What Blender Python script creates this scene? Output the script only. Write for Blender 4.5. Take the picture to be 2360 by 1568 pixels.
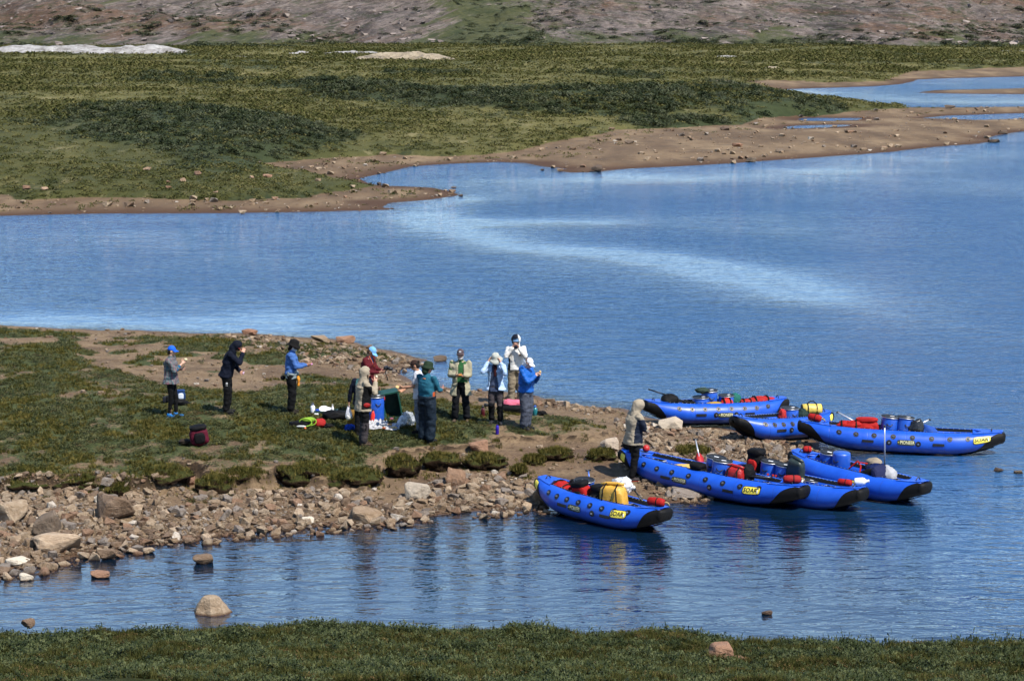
import bpy, bmesh, math, random
import numpy as np
from mathutils import Vector, Matrix, Euler, Quaternion

for o in list(bpy.data.objects):
    bpy.data.objects.remove(o, do_unlink=True)
scene = bpy.context.scene
COL = scene.collection
R = math.radians
random.seed(7)
RNG = np.random.default_rng(11)

# ---------------------------------------------------------------- camera
FPX, IW, IH = 4800.0, 2360.0, 1568.0        # focal length and picture size in the photograph's display pixels
PITCH, EYE = R(8.93), 10.0
cam = bpy.data.cameras.new('camera')
cam.sensor_width = 36.0
cam.lens = 36.0 * FPX / IW
cam.clip_start = 0.5
cam.clip_end = 6000.0
cam_o = bpy.data.objects.new('camera', cam)
cam_o.location = (0, 0, EYE)
cam_o.rotation_euler = (R(90) - PITCH, 0, 0)
COL.objects.link(cam_o)
scene.camera = cam_o

# ---------------------------------------------------------------- sky and sun
SUN_EL, SUN_AZ = R(54), R(136)              # azimuth from +Y (view direction) clockwise: behind the camera, to the right
SUN_DIR = Vector((math.sin(SUN_AZ) * math.cos(SUN_EL), math.cos(SUN_AZ) * math.cos(SUN_EL), math.sin(SUN_EL)))
world = bpy.data.worlds.new('World')
scene.world = world
world.use_nodes = True
wn = world.node_tree
bg = wn.nodes['Background']
sky = wn.nodes.new('ShaderNodeTexSky')
sky.sky_type = 'NISHITA'
sky.sun_disc = False
sky.sun_elevation = SUN_EL
sky.sun_rotation = SUN_AZ
sky.altitude = 100
sky.air_density = 1.0
sky.dust_density = 0.05
sky.ozone_density = 3.0
wn.links.new(sky.outputs[0], bg.inputs[0])
bg.inputs[1].default_value = 0.135
sun = bpy.data.lights.new('sun', 'SUN')
sun.energy = 5.0
sun.angle = R(0.53)
sun.color = (1.0, 0.94, 0.85)
sun_o = bpy.data.objects.new('sun', sun)
sun_o.rotation_euler = (-SUN_DIR).to_track_quat('-Z', 'Y').to_euler()
sun_o.location = (20, -20, 60)
COL.objects.link(sun_o)
vs = scene.view_settings
vs.view_transform = 'Standard'
vs.look = 'None'
vs.exposure = 0.62
vs.gamma = 1.0
vs.use_curve_mapping = False
scene.render.engine = 'CYCLES'
cy = scene.cycles
cy.use_denoising = True
cy.use_adaptive_sampling = True
cy.adaptive_threshold = 0.03
cy.max_bounces = 4
cy.diffuse_bounces = 2
cy.glossy_bounces = 3
cy.transparent_max_bounces = 8
cy.transmission_bounces = 4
cy.caustics_reflective = False
cy.caustics_refractive = False
cy.sample_clamp_indirect = 5.0
cy.sample_clamp_direct = 6.0

# ---------------------------------------------------------------- pixel <-> ground
def ray(x, y):
    """direction through display pixel (x, y)"""
    cx, cyy = (x - IW / 2) / FPX, -(y - IH / 2) / FPX
    s, c = math.sin(PITCH), math.cos(PITCH)
    return Vector((cx, c + cyy * s, -s + cyy * c))

def gp(x, y, z=0.0):
    """the ground point of height z that shows at display pixel (x, y)"""
    d = ray(x, y)
    t = (z - EYE) / d.z
    return Vector((d.x * t, d.y * t, z))

def gpl(pts, z=0.0):
    return np.array([gp(*p, z)[:2] if len(p) == 2 else gp(p[0], p[1], p[2])[:2] for p in pts])

# ---------------------------------------------------------------- numpy noise
_perm = np.random.default_rng(3).permutation(256)
_perm = np.concatenate([_perm, _perm, _perm])
_grad = np.random.default_rng(4).normal(size=(256, 3))
_grad /= np.linalg.norm(_grad, axis=1)[:, None]
def perlin(x, y, z=0.0):
    x, y = np.asarray(x, float), np.asarray(y, float)
    z = np.zeros_like(x) + z
    xi, yi, zi = np.floor(x).astype(int), np.floor(y).astype(int), np.floor(z).astype(int)
    xf, yf, zf = x - xi, y - yi, z - zi
    u, v, w = (t * t * t * (t * (t * 6 - 15) + 10) for t in (xf, yf, zf))
    xi, yi, zi = xi & 255, yi & 255, zi & 255
    def g(i, j, k):
        h = _perm[_perm[_perm[xi + i] + yi + j] + zi + k]
        gr = _grad[h]
        return gr[..., 0] * (xf - i) + gr[..., 1] * (yf - j) + gr[..., 2] * (zf - k)
    def l(a, b, t): return a + (b - a) * t
    return 1.5 * l(l(l(g(0,0,0), g(1,0,0), u), l(g(0,1,0), g(1,1,0), u), v),
                   l(l(g(0,0,1), g(1,0,1), u), l(g(0,1,1), g(1,1,1), u), v), w)
def fbm(x, y, z=0.0, oct=4, gain=0.5):
    s, a, f = 0, 1.0, 1.0
    for i in range(oct):
        s = s + a * perlin(np.asarray(x) * f + 17.3 * i, np.asarray(y) * f - 9.1 * i, z * f + 3.7 * i)
        a *= gain; f *= 2.03
    return s
def sstep(a, b, x):
    t = np.clip((x - a) / (b - a), 0, 1)
    return t * t * (3 - 2 * t)
def seg_dist(px, py, pl, closed=False):
    """distance of points to a polyline"""
    pl = np.asarray(pl)
    best = np.full(px.shape, 1e9)
    n = len(pl)
    for i in range(n if closed else n - 1):
        a, b = pl[i], pl[(i + 1) % n]
        ab = b - a
        t = np.clip(((px - a[0]) * ab[0] + (py - a[1]) * ab[1]) / (ab @ ab + 1e-12), 0, 1)
        best = np.minimum(best, (px - a[0] - ab[0] * t) ** 2 + (py - a[1] - ab[1] * t) ** 2)
    return np.sqrt(best)
def inside(px, py, poly):
    poly = np.asarray(poly)
    r = np.zeros(px.shape, bool)
    n = len(poly)
    for i in range(n):
        x0, y0 = poly[i]; x1, y1 = poly[(i + 1) % n]
        c = ((y0 > py) != (y1 > py))
        with np.errstate(divide='ignore', invalid='ignore'):
            r ^= c & (px < (x1 - x0) * (py - y0) / (y1 - y0 + 1e-15) + x0)
    return r
def sdf(px, py, poly):
    """positive inside"""
    d = seg_dist(px, py, poly, True)
    return np.where(inside(px, py, poly), d, -d)

# ---------------------------------------------------------------- objects
def tag(o, label=None, cat=None, group=None, kind=None):
    if label: o['label'] = label
    if cat: o['category'] = cat
    if group: o['group'] = group
    if kind: o['kind'] = kind
    return o
def link(name, me, m=None, parent=None, loc=None, rot=None, scale=None):
    o = bpy.data.objects.new(name, me)
    COL.objects.link(o)
    if m is not None:
        for mm in (m if isinstance(m, (list, tuple)) else [m]):
            me.materials.append(mm)
    if parent is not None: o.parent = parent
    if loc is not None: o.location = loc
    if rot is not None: o.rotation_euler = rot
    if scale is not None: o.scale = scale if hasattr(scale, '__len__') else (scale,) * 3
    return o
def empty(name, loc=(0, 0, 0), rot=(0, 0, 0)):
    o = bpy.data.objects.new(name, None)
    o.empty_display_size = 0.1
    COL.objects.link(o)
    o.location = loc
    o.rotation_euler = rot
    return o
def mesh_np(name, v, f, smooth=True):
    me = bpy.data.meshes.new(name)
    f = np.asarray(f)
    if f.ndim == 2:
        k = f.shape[1]
        me.vertices.add(len(v)); me.vertices.foreach_set('co', np.asarray(v, np.float32).ravel())
        me.loops.add(f.size); me.loops.foreach_set('vertex_index', f.ravel().astype(np.int32))
        me.polygons.add(len(f))
        me.polygons.foreach_set('loop_start', (np.arange(len(f)) * k).astype(np.int32))
        me.update(calc_edges=True); me.validate()
    else:
        me.from_pydata([tuple(p) for p in v], [], [tuple(q) for q in f])
    if smooth:
        me.polygons.foreach_set('use_smooth', np.ones(len(me.polygons), bool))
    return me
def grid_mesh(name, X, Y, Z, attrs=None, keep=None):
    nr, nc = X.shape
    idx = np.arange(nr * nc).reshape(nr, nc)
    f = np.stack([idx[:-1, :-1], idx[:-1, 1:], idx[1:, 1:], idx[1:, :-1]], -1).reshape(-1, 4)
    v = np.stack([X, Y, Z], -1).reshape(-1, 3)
    used = None
    if keep is not None:
        k = keep.reshape(-1)
        f = f[k[f].any(1)]
        used = np.unique(f)
        re = np.full(len(v), -1); re[used] = np.arange(len(used))
        v, f = v[used], re[f]
    me = mesh_np(name, v, f)
    for n, a in (attrs or {}).items():
        at = me.attributes.new(n, 'FLOAT', 'POINT')
        a = np.asarray(a, np.float32).ravel()
        at.data.foreach_set('value', a if used is None else a[used])
    return me

# ---------------------------------------------------------------- material helpers
class NT:
    def __init__(self, name):
        self.m = bpy.data.materials.new(name)
        self.m.use_nodes = True
        self.t = self.m.node_tree
        self.t.nodes.clear()
        self.out = self.t.nodes.new('ShaderNodeOutputMaterial')
    def n(self, typ, ins=None, **kw):
        nd = self.t.nodes.new('ShaderNode' + typ)
        for k, v in kw.items(): setattr(nd, k, v)
        for k, v in (ins or {}).items(): self.set(nd.inputs[k], v)
        return nd
    def set(self, sock, v):
        if isinstance(v, bpy.types.NodeSocket): self.t.links.new(v, sock)
        elif isinstance(v, (tuple, list)) and sock.type == 'RGBA' and len(v) == 3: sock.default_value = (*v, 1)
        else: sock.default_value = v
    def coord(self, which='Object', scale=(1, 1, 1), rot=(0, 0, 0), loc=(0, 0, 0)):
        if which == 'World':
            src = self.n('NewGeometry').outputs['Position']
        else:
            src = self.n('TexCoord').outputs[which]
        return self.n('Mapping', {'Vector': src, 'Scale': scale, 'Rotation': rot, 'Location': loc}).outputs[0]
    def noise(self, vec, scale=1.0, detail=4.0, rough=0.55, dist=0.0):
        return self.n('TexNoise', {'Vector': vec, 'Scale': scale, 'Detail': detail, 'Roughness': rough, 'Distortion': dist}).outputs[0]
    def voro(self, vec, scale=1.0, feature='F1', out=0, rand=1.0):
        return self.n('TexVoronoi', {'Vector': vec, 'Scale': scale, 'Randomness': rand}, feature=feature).outputs[out]
    def attr(self, name):
        return self.n('Attribute', attribute_name=name).outputs['Fac']
    def ramp(self, fac, stops, interp='LINEAR'):
        r = self.n('ValToRGB', {'Fac': fac})
        r.color_ramp.interpolation = interp
        e = r.color_ramp.elements
        while len(e) > 1: e.remove(e[-1])
        for i, (p, c) in enumerate(stops):
            el = e[0] if i == 0 else e.new(p)
            el.position = p
            c = (c, c, c) if not isinstance(c, (tuple, list)) else c
            el.color = (*c[:3], 1)
        return r.outputs[0]
    def mix(self, fac, a, b, blend='MIX'):
        x = self.n('Mix', data_type='RGBA', blend_type=blend)
        self.set(x.inputs[0], fac); self.set(x.inputs[6], a); self.set(x.inputs[7], b)
        return x.outputs[2]
    def math(self, op, a, b=0.0, c=None, clamp=False):
        x = self.n('Math', operation=op, use_clamp=clamp)
        self.set(x.inputs[0], a); self.set(x.inputs[1], b)
        if c is not None: self.set(x.inputs[2], c)
        return x.outputs[0]
    def smooth(self, v, a, b, lo=0.0, hi=1.0):
        return self.n('MapRange', {'Value': v, 'From Min': a, 'From Max': b, 'To Min': lo, 'To Max': hi}, interpolation_type='SMOOTHSTEP').outputs[0]
    def bump(self, h, strength=0.5, dist=0.02, normal=None):
        ins = {'Height': h, 'Strength': strength, 'Distance': dist}
        if normal is not None: ins['Normal'] = normal
        return self.n('Bump', ins).outputs[0]
    def pbr(self, col, rough=0.6, normal=None, metal=0.0, spec=0.5, **extra):
        p = self.n('BsdfPrincipled', {'Base Color': col, 'Roughness': rough, 'Metallic': metal, 'Specular IOR Level': spec})
        if normal is not None: self.set(p.inputs['Normal'], normal)
        for k, v in extra.items(): self.set(p.inputs[k.replace('_', ' ')], v)
        self.t.links.new(p.outputs[0], self.out.inputs['Surface'])
        return self.m
    def surf(self, sh):
        self.t.links.new(sh, self.out.inputs['Surface'])
        return self.m
# ================================================================= shorelines (photograph pixels put down on the ground)
P_BACK = [(-500,735),(0,748),(150,757),(330,760),(450,767),(570,768),(680,775),(760,780),(830,790),(880,803),(930,815),(985,828),
          (970,838),(930,845),(905,857),(930,868),(965,880),(1010,890),(1100,897),(1200,905),(1250,915),(1320,930),(1440,940),
          (1490,962),(1600,978),(1690,990),(1740,1003),(1850,1006),(1890,1018),(1900,1040)]
P_FRONT = [(1860,1075),(1760,1100),(1680,1125),(1600,1147),(1540,1155),(1400,1160),(1250,1168),(1100,1178),(950,1195),(820,1210),
           (700,1215),(560,1228),(470,1238),(380,1250),(280,1262),(190,1278),(130,1298),(0,1318),(-500,1390)]
PEN = gpl(P_BACK + P_FRONT)
T_FRONT = [(-500,1160),(0,1132),(100,1132),(210,1122),(300,1130),(420,1125),(428,1092),(455,1092),(470,1120),(560,1118),(620,1120),
           (650,1092),(690,1100),(730,1122),(760,1112),(850,1122),(858,1095),(880,1074),(930,1052),(1010,1040),(1110,1042),(1170,1020),
           (1250,1018),(1350,1014),(1430,990)]
T_BACK = [(1400,955),(1250,932),(1100,907),(960,888),(880,872),(800,862),(720,870),(640,876),(560,892),(480,886),(380,876),
          (330,860),(240,842),(200,815),(130,792),(0,788),(-500,778)]
TURF = np.concatenate([gpl(T_FRONT, 0.3), gpl(T_BACK, 0.45)])
TFRONT = gpl(T_FRONT, 0.3)

# far shore: the lake, the far river, a channel and two ponds are cut out of the land
LAKE = gpl([(-1700,503),(0,497),(200,493),(500,490),(740,488),(925,483),(888,478),(905,468),(1000,460),(1062,449),(1035,440),(985,433),
            (880,428),(845,424),(818,411),(880,396),(950,383),(1050,376),(1150,373),(1210,376),(1240,384),(1300,389),(1265,392),(1310,398),
            (1380,397),(1440,389),(1600,381),(1750,371),(1900,362),(2050,350),(2150,340),(2255,331),(2292,325),(2275,318),(2360,303),
            (2600,285),(3400,300),(3400,900),(-1700,900)])
RIVER = gpl([(1762,207),(1900,203),(2010,199),(2075,194),(2090,189),(2110,183),(2240,179),(2360,176),(3200,170),(3200,250),(2360,246),
             (2220,247),(2090,247),(2040,243),(1960,236),(1880,226),(1800,214)])
BAR = gpl([(2105,214),(2160,208),(2250,206),(2360,203),(2900,200),(2900,215),(2360,217),(2230,216)])
CHAN = gpl([(2135,272),(2200,266),(2290,263),(2360,261),(2700,259),(2700,272),(2360,274),(2250,276)])
POND = gpl([(1795,293),(1830,290),(1900,288),(1962,288),(1930,292),(1860,296),(1800,297)])
POND2 = gpl([(1838,273),(1870,271),(1990,272),(1980,277),(1900,279),(1850,278)])

def far_water(x, y):
    """signed distance, positive in the water"""
    w = sdf(x, y, LAKE)
    r = np.minimum(sdf(x, y, RIVER), -sdf(x, y, BAR))
    w = np.maximum(w, r)
    for p in (CHAN, POND, POND2):
        w = np.maximum(w, sdf(x, y, p))
    return w

# grassland limits on the far shore (turf begins behind the sand)
F_GRASS = gpl([(-1700,470),(0,461),(60,470),(200,466),(330,468),(430,472),(540,472),(640,466),(700,462),(720,453),(800,444),(860,430),
               (800,417),(720,405),(640,396),(600,388),(680,382),(760,372),(900,363),(1000,365),(1100,362),(1200,352),(1300,335),(1380,325),
               (1420,312),(1560,305),(1700,292),(1780,275),(1900,268),(2010,262),(2060,256),(2080,250),(2040,241),(1960,234),(1880,224),(1780,208),
               (1740,195),(1760,190),(1900,196),(2030,190),(2070,178),(2110,170),(2360,162),(3200,150),(3200,40),(-1700,40)])
# shrub thickets (dark willow) as polygons
SHRUBS = [gpl(p, 1.0) for p in (
    [(60,262),(190,262),(330,268),(440,262),(560,270),(680,290),(790,310),(800,330),(700,345),(600,372),(520,382),(430,372),(330,340),(240,312),(120,290)],
    [(640,205),(760,202),(880,208),(1000,215),(1060,225),(1300,222),(1480,218),(1620,222),(1700,238),(1600,258),(1400,262),(1200,262),(1100,258),(1000,245),(820,235),(690,222)],
    [(1500,205),(1640,205),(1760,205),(1880,232),(2000,246),(1900,262),(1700,266),(1560,252)],
    [(2080,172),(2140,166),(2360,158),(2500,156),(2500,163),(2300,168),(2160,174)],
    [(1500,268),(1640,262),(1780,266),(1700,278),(1500,284)],
)]
SHRUB_LOW = [gpl(p, 0.6) for p in (
    [(280,176),(460,178),(640,186),(700,200),(560,212),(360,206),(240,192)],
    [(400,150),(620,152),(760,160),(640,170),(420,162)],
    [(950,232),(1200,232),(1300,244),(1150,252),(980,244)],
    [(0,255),(120,250),(200,262),(90,275),(0,272)],
    [(760,168),(1000,172),(1200,184),(1000,192),(800,184)],
    [(1350,150),(1500,148),(1600,156),(1450,162)],
    [(1250,176),(1420,174),(1560,184),(1400,192)],
    [(300,118),(400,116),(520,135),(480,142),(340,136)],
)]

# ================================================================= heights
def pen_height(x, y):
    wob = 0.35 * fbm(x * 0.5, y * 0.5, 1.3, 3)
    s = sdf(x, y, PEN) + wob * 0.6
    base = np.where(s > 0, 0.5 * (1 - np.exp(-np.maximum(s, 0) / 6.0)), np.maximum(0.13 * s, -1.2))
    t = sdf(x, y, TURF) + 0.22 * fbm(x * 1.3, y * 1.3, 5.0, 4) + 0.08 * fbm(x * 4.0, y * 4.0, 2.0, 2)
    d_front = seg_dist(x, y, TFRONT)
    d_back = seg_dist(x, y, TURF[len(T_FRONT):])
    nearf = sstep(5.0, 1.2, d_front) * sstep(0.2, 1.5, d_back)
    sharp = sstep(-0.06, 0.16, t)
    soft = sstep(-1.0, 4.0, t)
    right = sstep(-3.2, -5.6, x)               # the cut bank fades out towards the right
    lift = 0.36 * (soft * (1 - nearf) + nearf * (right * (0.85 * sharp + 0.15 * soft) + (1 - right) * (0.35 * sharp + 0.65 * soft)))
    z = base + lift
    land = sstep(-0.1, 0.6, s)
    z = z + land * (0.05 * fbm(x * 0.7, y * 0.7, 7.0, 3) + 0.022 * fbm(x * 3.1, y * 3.1, 4.0, 3) + sstep(0.0, .3, t) * 0.03 * fbm(x * 5.5, y * 5.5, 9.0, 2))
    return z, s, t
def pen_z(x, y):
    z, _, _ = pen_height(np.array([x]), np.array([y]))
    return float(z[0])
def on_pen(px, py):
    """world point where the photograph's pixel meets the near shore"""
    z = 0.4
    for _ in range(14):
        p = gp(px, py, z)
        z = 0.5 * z + 0.5 * pen_z(p.x, p.y)
    p = gp(px, py, z)
    return Vector((p.x, p.y, pen_z(p.x, p.y)))

def far_height(x, y):
    r = np.hypot(x, y)
    k = np.clip(r / 120.0, 0.7, 4.0)
    w = -far_water(x, y) + 0.9 * k * 0.5 * fbm(x * 0.11, y * 0.05, 2.0, 4)
    g = sdf(x, y, F_GRASS) + 0.8 * k * fbm(x * 0.14, y * 0.07, 8.0, 4)
    z = np.where(w > 0, 0.55 * (1 - np.exp(-w / 14.0)), np.maximum(0.05 * w, -1.0))
    z = z + 0.30 * sstep(-0.2, 1.6, g) + 0.5 * sstep(0, 25, g)
    land = sstep(0, 3, w)
    z = z + land * (0.12 * fbm(x * 0.06, y * 0.05, 3.0, 3) + 0.10 * sstep(0, 4, g) * fbm(x * 0.45, y * 0.3, 6.0, 3))
    sh = np.full(x.shape, -99.0)
    for p in SHRUBS:
        sh = np.maximum(sh, sdf(x, y, p))
    z = z + 0.9 * sstep(-2, 7, sh) * sstep(0, 4, g)
    # cut bank beside the far river and the plain rising slowly
    z = z + 0.5 * sstep(20, 60, g) * fbm(x * 0.02, y * 0.012, 5.0, 3)
    low = np.full(x.shape, -99.0)
    for p in SHRUB_LOW:
        low = np.maximum(low, sdf(x, y, p))
    shr = np.maximum(sstep(-4, 3, sh + 3 * k * fbm(x * 0.07, y * 0.035, 4.4, 4)),
                     0.75 * sstep(-3, 6, low + 4 * k * fbm(x * 0.05, y * 0.02, 1.4, 4)))
    return z, w, g, shr

# ================================================================= materials of the land
def mat_peninsula():
    t = NT('near_shore_ground')
    p = t.coord('World')
    veg, beach, wet = t.attr('veg'), t.attr('beach'), t.attr('wet')
    slope = t.n('SeparateXYZ', {0: t.n('NewGeometry').outputs['True Normal']}).outputs[2]
    n1 = t.noise(p, 2.2, 6, 0.65); n2 = t.noise(p, 14, 5, 0.7); n3 = t.noise(p, 60, 3, 0.7)
    soil = t.ramp(n1, [(0.25, (0.065, 0.04, 0.022)), (0.48, (0.125, 0.082, 0.045)), (0.72, (0.28, 0.205, 0.115))])
    soil = t.mix(0.55, soil, t.ramp(n2, [(0.3, (0.07, 0.04, 0.024)), (0.65, (0.27, 0.185, 0.105))]))
    soil = t.mix(t.math('MULTIPLY', t.smooth(t.noise(p, 0.75, 6, 0.7, 0.5), 0.45, 0.62), 0.6), soil, t.mix(1.0, soil, (0.42, 0.38, 0.36), 'MULTIPLY'))
    mud = t.ramp(n2, [(0.3, (0.05, 0.026, 0.014)), (0.7, (0.13, 0.075, 0.04))])
    soil = t.mix(wet, soil, mud)
    green = t.ramp(n2, [(0.25, (0.014, 0.022, 0.007)), (0.5, (0.04, 0.052, 0.014)), (0.75, (0.10, 0.105, 0.03))])
    vegm = t.smooth(t.math('ADD', veg, t.math('MULTIPLY', t.math('SUBTRACT', t.noise(p, 9, 6, 0.75), 0.5), 1.1)), 0.36, 0.58)
    col = t.mix(vegm, soil, green)
    peat = t.ramp(t.noise(p, 20, 5, 0.7), [(0.3, (0.012, 0.007, 0.004)), (0.6, (0.05, 0.03, 0.014)), (0.8, (0.055, 0.05, 0.018))])
    scarp = t.math('MULTIPLY', t.smooth(slope, 0.90, 0.70), t.smooth(veg, 0.02, 0.2))
    col = t.mix(scarp, col, peat)  # peat's own dark brown on steep faces, doubling as shade under the turf overhang
    h = t.math('ADD', t.math('MULTIPLY', n2, 0.6), t.math('MULTIPLY', n3, 0.5))
    rough = t.math('SUBTRACT', 0.95, t.math('MULTIPLY', wet, 0.45))
    return t.pbr(col, rough, t.bump(h, 0.9, 0.05), spec=0.3)

def mat_far():
    t = NT('far_shore_ground')
    p = t.coord('World')
    ps = t.coord('World', (1, 0.28, 1))
    g, shr, wet = t.attr('grass'), t.attr('shrub'), t.attr('wet')
    big = t.noise(ps, 0.03, 5, 0.6); mid = t.noise(ps, 0.22, 6, 0.72); fine = t.noise(p, 1.1, 6, 0.75); vf = t.noise(p, 5.0, 4, 0.7)
    sand = t.ramp(t.noise(ps, 0.25, 6, 0.65), [(0.25, (0.058, 0.038, 0.023)), (0.47, (0.118, 0.078, 0.045)), (0.7, (0.22, 0.155, 0.09))])
    sand = t.mix(t.smooth(vf, 0.6, 0.75), sand, (0.13, 0.085, 0.06))
    sand = t.mix(t.math('MULTIPLY', t.smooth(t.noise(p, 0.55, 6, 0.75), 0.5, 0.62), 0.6), sand, (0.075, 0.052, 0.034))
    sand = t.mix(wet, sand, (0.06, 0.032, 0.018))
    meadow = t.ramp(t.math('ADD', t.math('MULTIPLY', big, 0.55), t.math('MULTIPLY', mid, 0.45)),
                    [(0.36, (0.03, 0.036, 0.011)), (0.45, (0.075, 0.072, 0.021)), (0.54, (0.12, 0.106, 0.034)), (0.66, (0.18, 0.15, 0.062))])
    near = t.ramp(mid, [(0.3, (0.026, 0.031, 0.010)), (0.55, (0.058, 0.058, 0.016)), (0.75, (0.11, 0.094, 0.03))])
    dist = t.n('SeparateXYZ', {0: p}).outputs[1]
    col = t.mix(t.smooth(dist, 105, 190), near, meadow)
    col = t.mix(t.math('MULTIPLY', t.smooth(fine, 0.42, 0.68), 0.55), col, t.mix(0.5, col, (0.02, 0.03, 0.008)))
    col = t.mix(t.math('MULTIPLY', t.smooth(t.noise(ps, 0.5, 5, 0.7), 0.56, 0.68), 0.5), col, (0.22, 0.185, 0.095))
    col = t.mix(t.math('MULTIPLY', t.smooth(t.noise(ps, 0.12, 6, 0.75), 0.54, 0.62), 0.75), col, (0.022, 0.03, 0.012))
    dark = t.ramp(fine, [(0.3, (0.014, 0.022, 0.008)), (0.65, (0.038, 0.05, 0.02)), (0.8, (0.07, 0.08, 0.04))])
    col = t.mix(t.math('MULTIPLY', t.smooth(t.math('ADD', shr, t.math('MULTIPLY', t.math('SUBTRACT', mid, 0.5), 1.4)), 0.2, 0.95), 0.9), col, dark)
    gm = t.smooth(t.math('ADD', g, t.math('MULTIPLY', t.math('SUBTRACT', t.noise(p, 0.9, 5, 0.7), 0.5), 0.8)), 0.4, 0.6)
    col = t.mix(gm, sand, col)
    h = t.math('ADD', t.math('MULTIPLY', fine, 0.8), t.math('MULTIPLY', vf, 0.3))
    return t.pbr(col, 0.95, t.bump(h, 0.8, t.smooth(gm, 0, 1, 0.06, 0.35)), spec=0.15)

def mat_hill():
    t = NT('hillside_rock_and_heath')
    p = t.coord('World')
    dipl = t.n('Mapping', {'Vector': t.coord('World', rot=(0, R(13), 0)), 'Scale': (1, 0.06, 4.5)}).outputs[0]
    dipr = t.n('Mapping', {'Vector': t.coord('World', rot=(0, R(-5), 0)), 'Scale': (1, 0.06, 4.5)}).outputs[0]
    side = t.attr('side')
    dip = t.n('Mix', {0: side, 4: dipl, 5: dipr}, data_type='VECTOR').outputs[1]
    st = t.noise(dip, 0.11, 8, 0.75, 0.6); fine = t.noise(p, 0.5, 6, 0.8); sp = t.noise(dip, 0.5, 6, 0.8, 0.3)
    rock = t.ramp(st, [(0.34, (0.038, 0.029, 0.026)), (0.45, (0.10, 0.08, 0.068)), (0.56, (0.165, 0.132, 0.113)), (0.68, (0.27, 0.22, 0.185))])
    orange = t.ramp(fine, [(0.3, (0.07, 0.045, 0.03)), (0.7, (0.19, 0.115, 0.075))])
    rock = t.mix(t.smooth(t.math('ADD', t.noise(dip, 0.05, 6, 0.72, 0.5), t.math('MULTIPLY', t.attr('orange'), 0.14)), 0.52, 0.72), rock, orange)
    rock = t.mix(t.math('MULTIPLY', t.smooth(sp, 0.53, 0.62), 0.75), rock, (0.04, 0.037, 0.038))
    rock = t.mix(t.math('MULTIPLY', t.smooth(sp, 0.45, 0.36), 0.7), rock, (0.30, 0.26, 0.235))
    green = t.ramp(fine, [(0.3, (0.03, 0.042, 0.013)), (0.7, (0.085, 0.092, 0.03))])
    vg = t.math('ADD', t.attr('veg'), t.math('MULTIPLY', t.math('SUBTRACT', t.noise(dip, 0.07, 7, 0.75, 0.6), 0.5), 2.0))
    col = t.mix(t.math('MULTIPLY', t.smooth(vg, 0.33, 0.58), 0.85), rock, green)
    dk = t.math('MULTIPLY', t.smooth(t.noise(dip, 0.16, 7, 0.8, 0.5), 0.52, 0.60), 0.75)
    col = t.mix(dk, col, (0.035, 0.045, 0.02))
    h = t.math('ADD', st, t.math('MULTIPLY', sp, 0.5))
    return t.pbr(col, 0.95, t.bump(h, 0.9, 2.2), spec=0.15)

def mat_bank():
    t = NT('foreground_bank_soil')
    p = t.coord('World')
    n = t.noise(p, 6, 6, 0.7)
    col = t.ramp(n, [(0.3, (0.012, 0.016, 0.005)), (0.55, (0.03, 0.034, 0.011)), (0.75, (0.07, 0.062, 0.02))])
    return t.pbr(col, 1.0, t.bump(n, 0.8, 0.06), spec=0.1)

# ================================================================= near shore (the spit with the people)
xs = np.arange(-24, 13.2, 0.085); ys = np.arange(33.0, 74.0, 0.10)
X, Y = np.meshgrid(xs, ys)
Z, S, T = pen_height(X, Y)
def veg_field(x, y, t):
    n = fbm(x * 0.55, y * 0.38, 3.3, 4) * 0.5 + fbm(x * 1.9, y * 1.1, 6.1, 3) * 0.28
    v = sstep(-0.15, 0.5, t) * np.clip(0.74 + n * 0.95, 0, 1)
    # grass strips on the bare ground at the back
    strip = sstep(-0.55, 0.1, -np.abs((y - 62.8 + 0.42 * (x + 11.0)) / 2.3 + 0.9 * fbm(x * .3, y * .3, 2., 3)) + 0.35)
    v = np.maximum(v, 0.85 * strip * sstep(-0.05, 0.25, fbm(x * 0.5, y * 0.4, 11., 3) + 0.3) * sstep(0.4, 1.2, sdf(x, y, PEN)))
    n2 = fbm(x * 0.5, y * 0.55, 15.0, 4)
    v = np.maximum(v, 0.9 * sstep(0.02, 0.3, n2 + 0.04) * sstep(0.5, 1.6, sdf(x, y, PEN)) * sstep(52, 55, y + 0.3 * x))
    right = sstep(-3.5, -1.0, x)
    v = v * (1 - 0.25 * right * sstep(1.6, 0.2, t))
    return v
V = veg_field(X, Y, T)
_PG = (Z, S, T, V)
def pen_lookup(x, y):
    i = np.clip((x - xs[0]) / 0.085, 0, len(xs) - 1.001); j = np.clip((y - ys[0]) / 0.10, 0, len(ys) - 1.001)
    i0, j0 = i.astype(int), j.astype(int); fi, fj = i - i0, j - j0
    return [(a[j0, i0] * (1 - fi) + a[j0, i0 + 1] * fi) * (1 - fj) + (a[j0 + 1, i0] * (1 - fi) + a[j0 + 1, i0 + 1] * fi) * fj for a in _PG]
def pen_z(x, y):
    return float(pen_lookup(np.array([x]), np.array([y]))[0][0])
wet = np.clip(sstep(0.55, 0.02, S) + 0.9 * sstep(0.02, 0.3, Z) * sstep(0.40, 0.22, Z) * sstep(0.0, -0.9, T) * sstep(-7.5, -5.5, X) * 0.6, 0, 1)
me = grid_mesh('near_shore', X, Y, Z, {'veg': V, 'beach': sstep(0.2, -0.2, T), 'wet': wet}, keep=(S > -6))
near_shore = tag(link('ground', me, mat_peninsula()), kind='structure')

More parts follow.
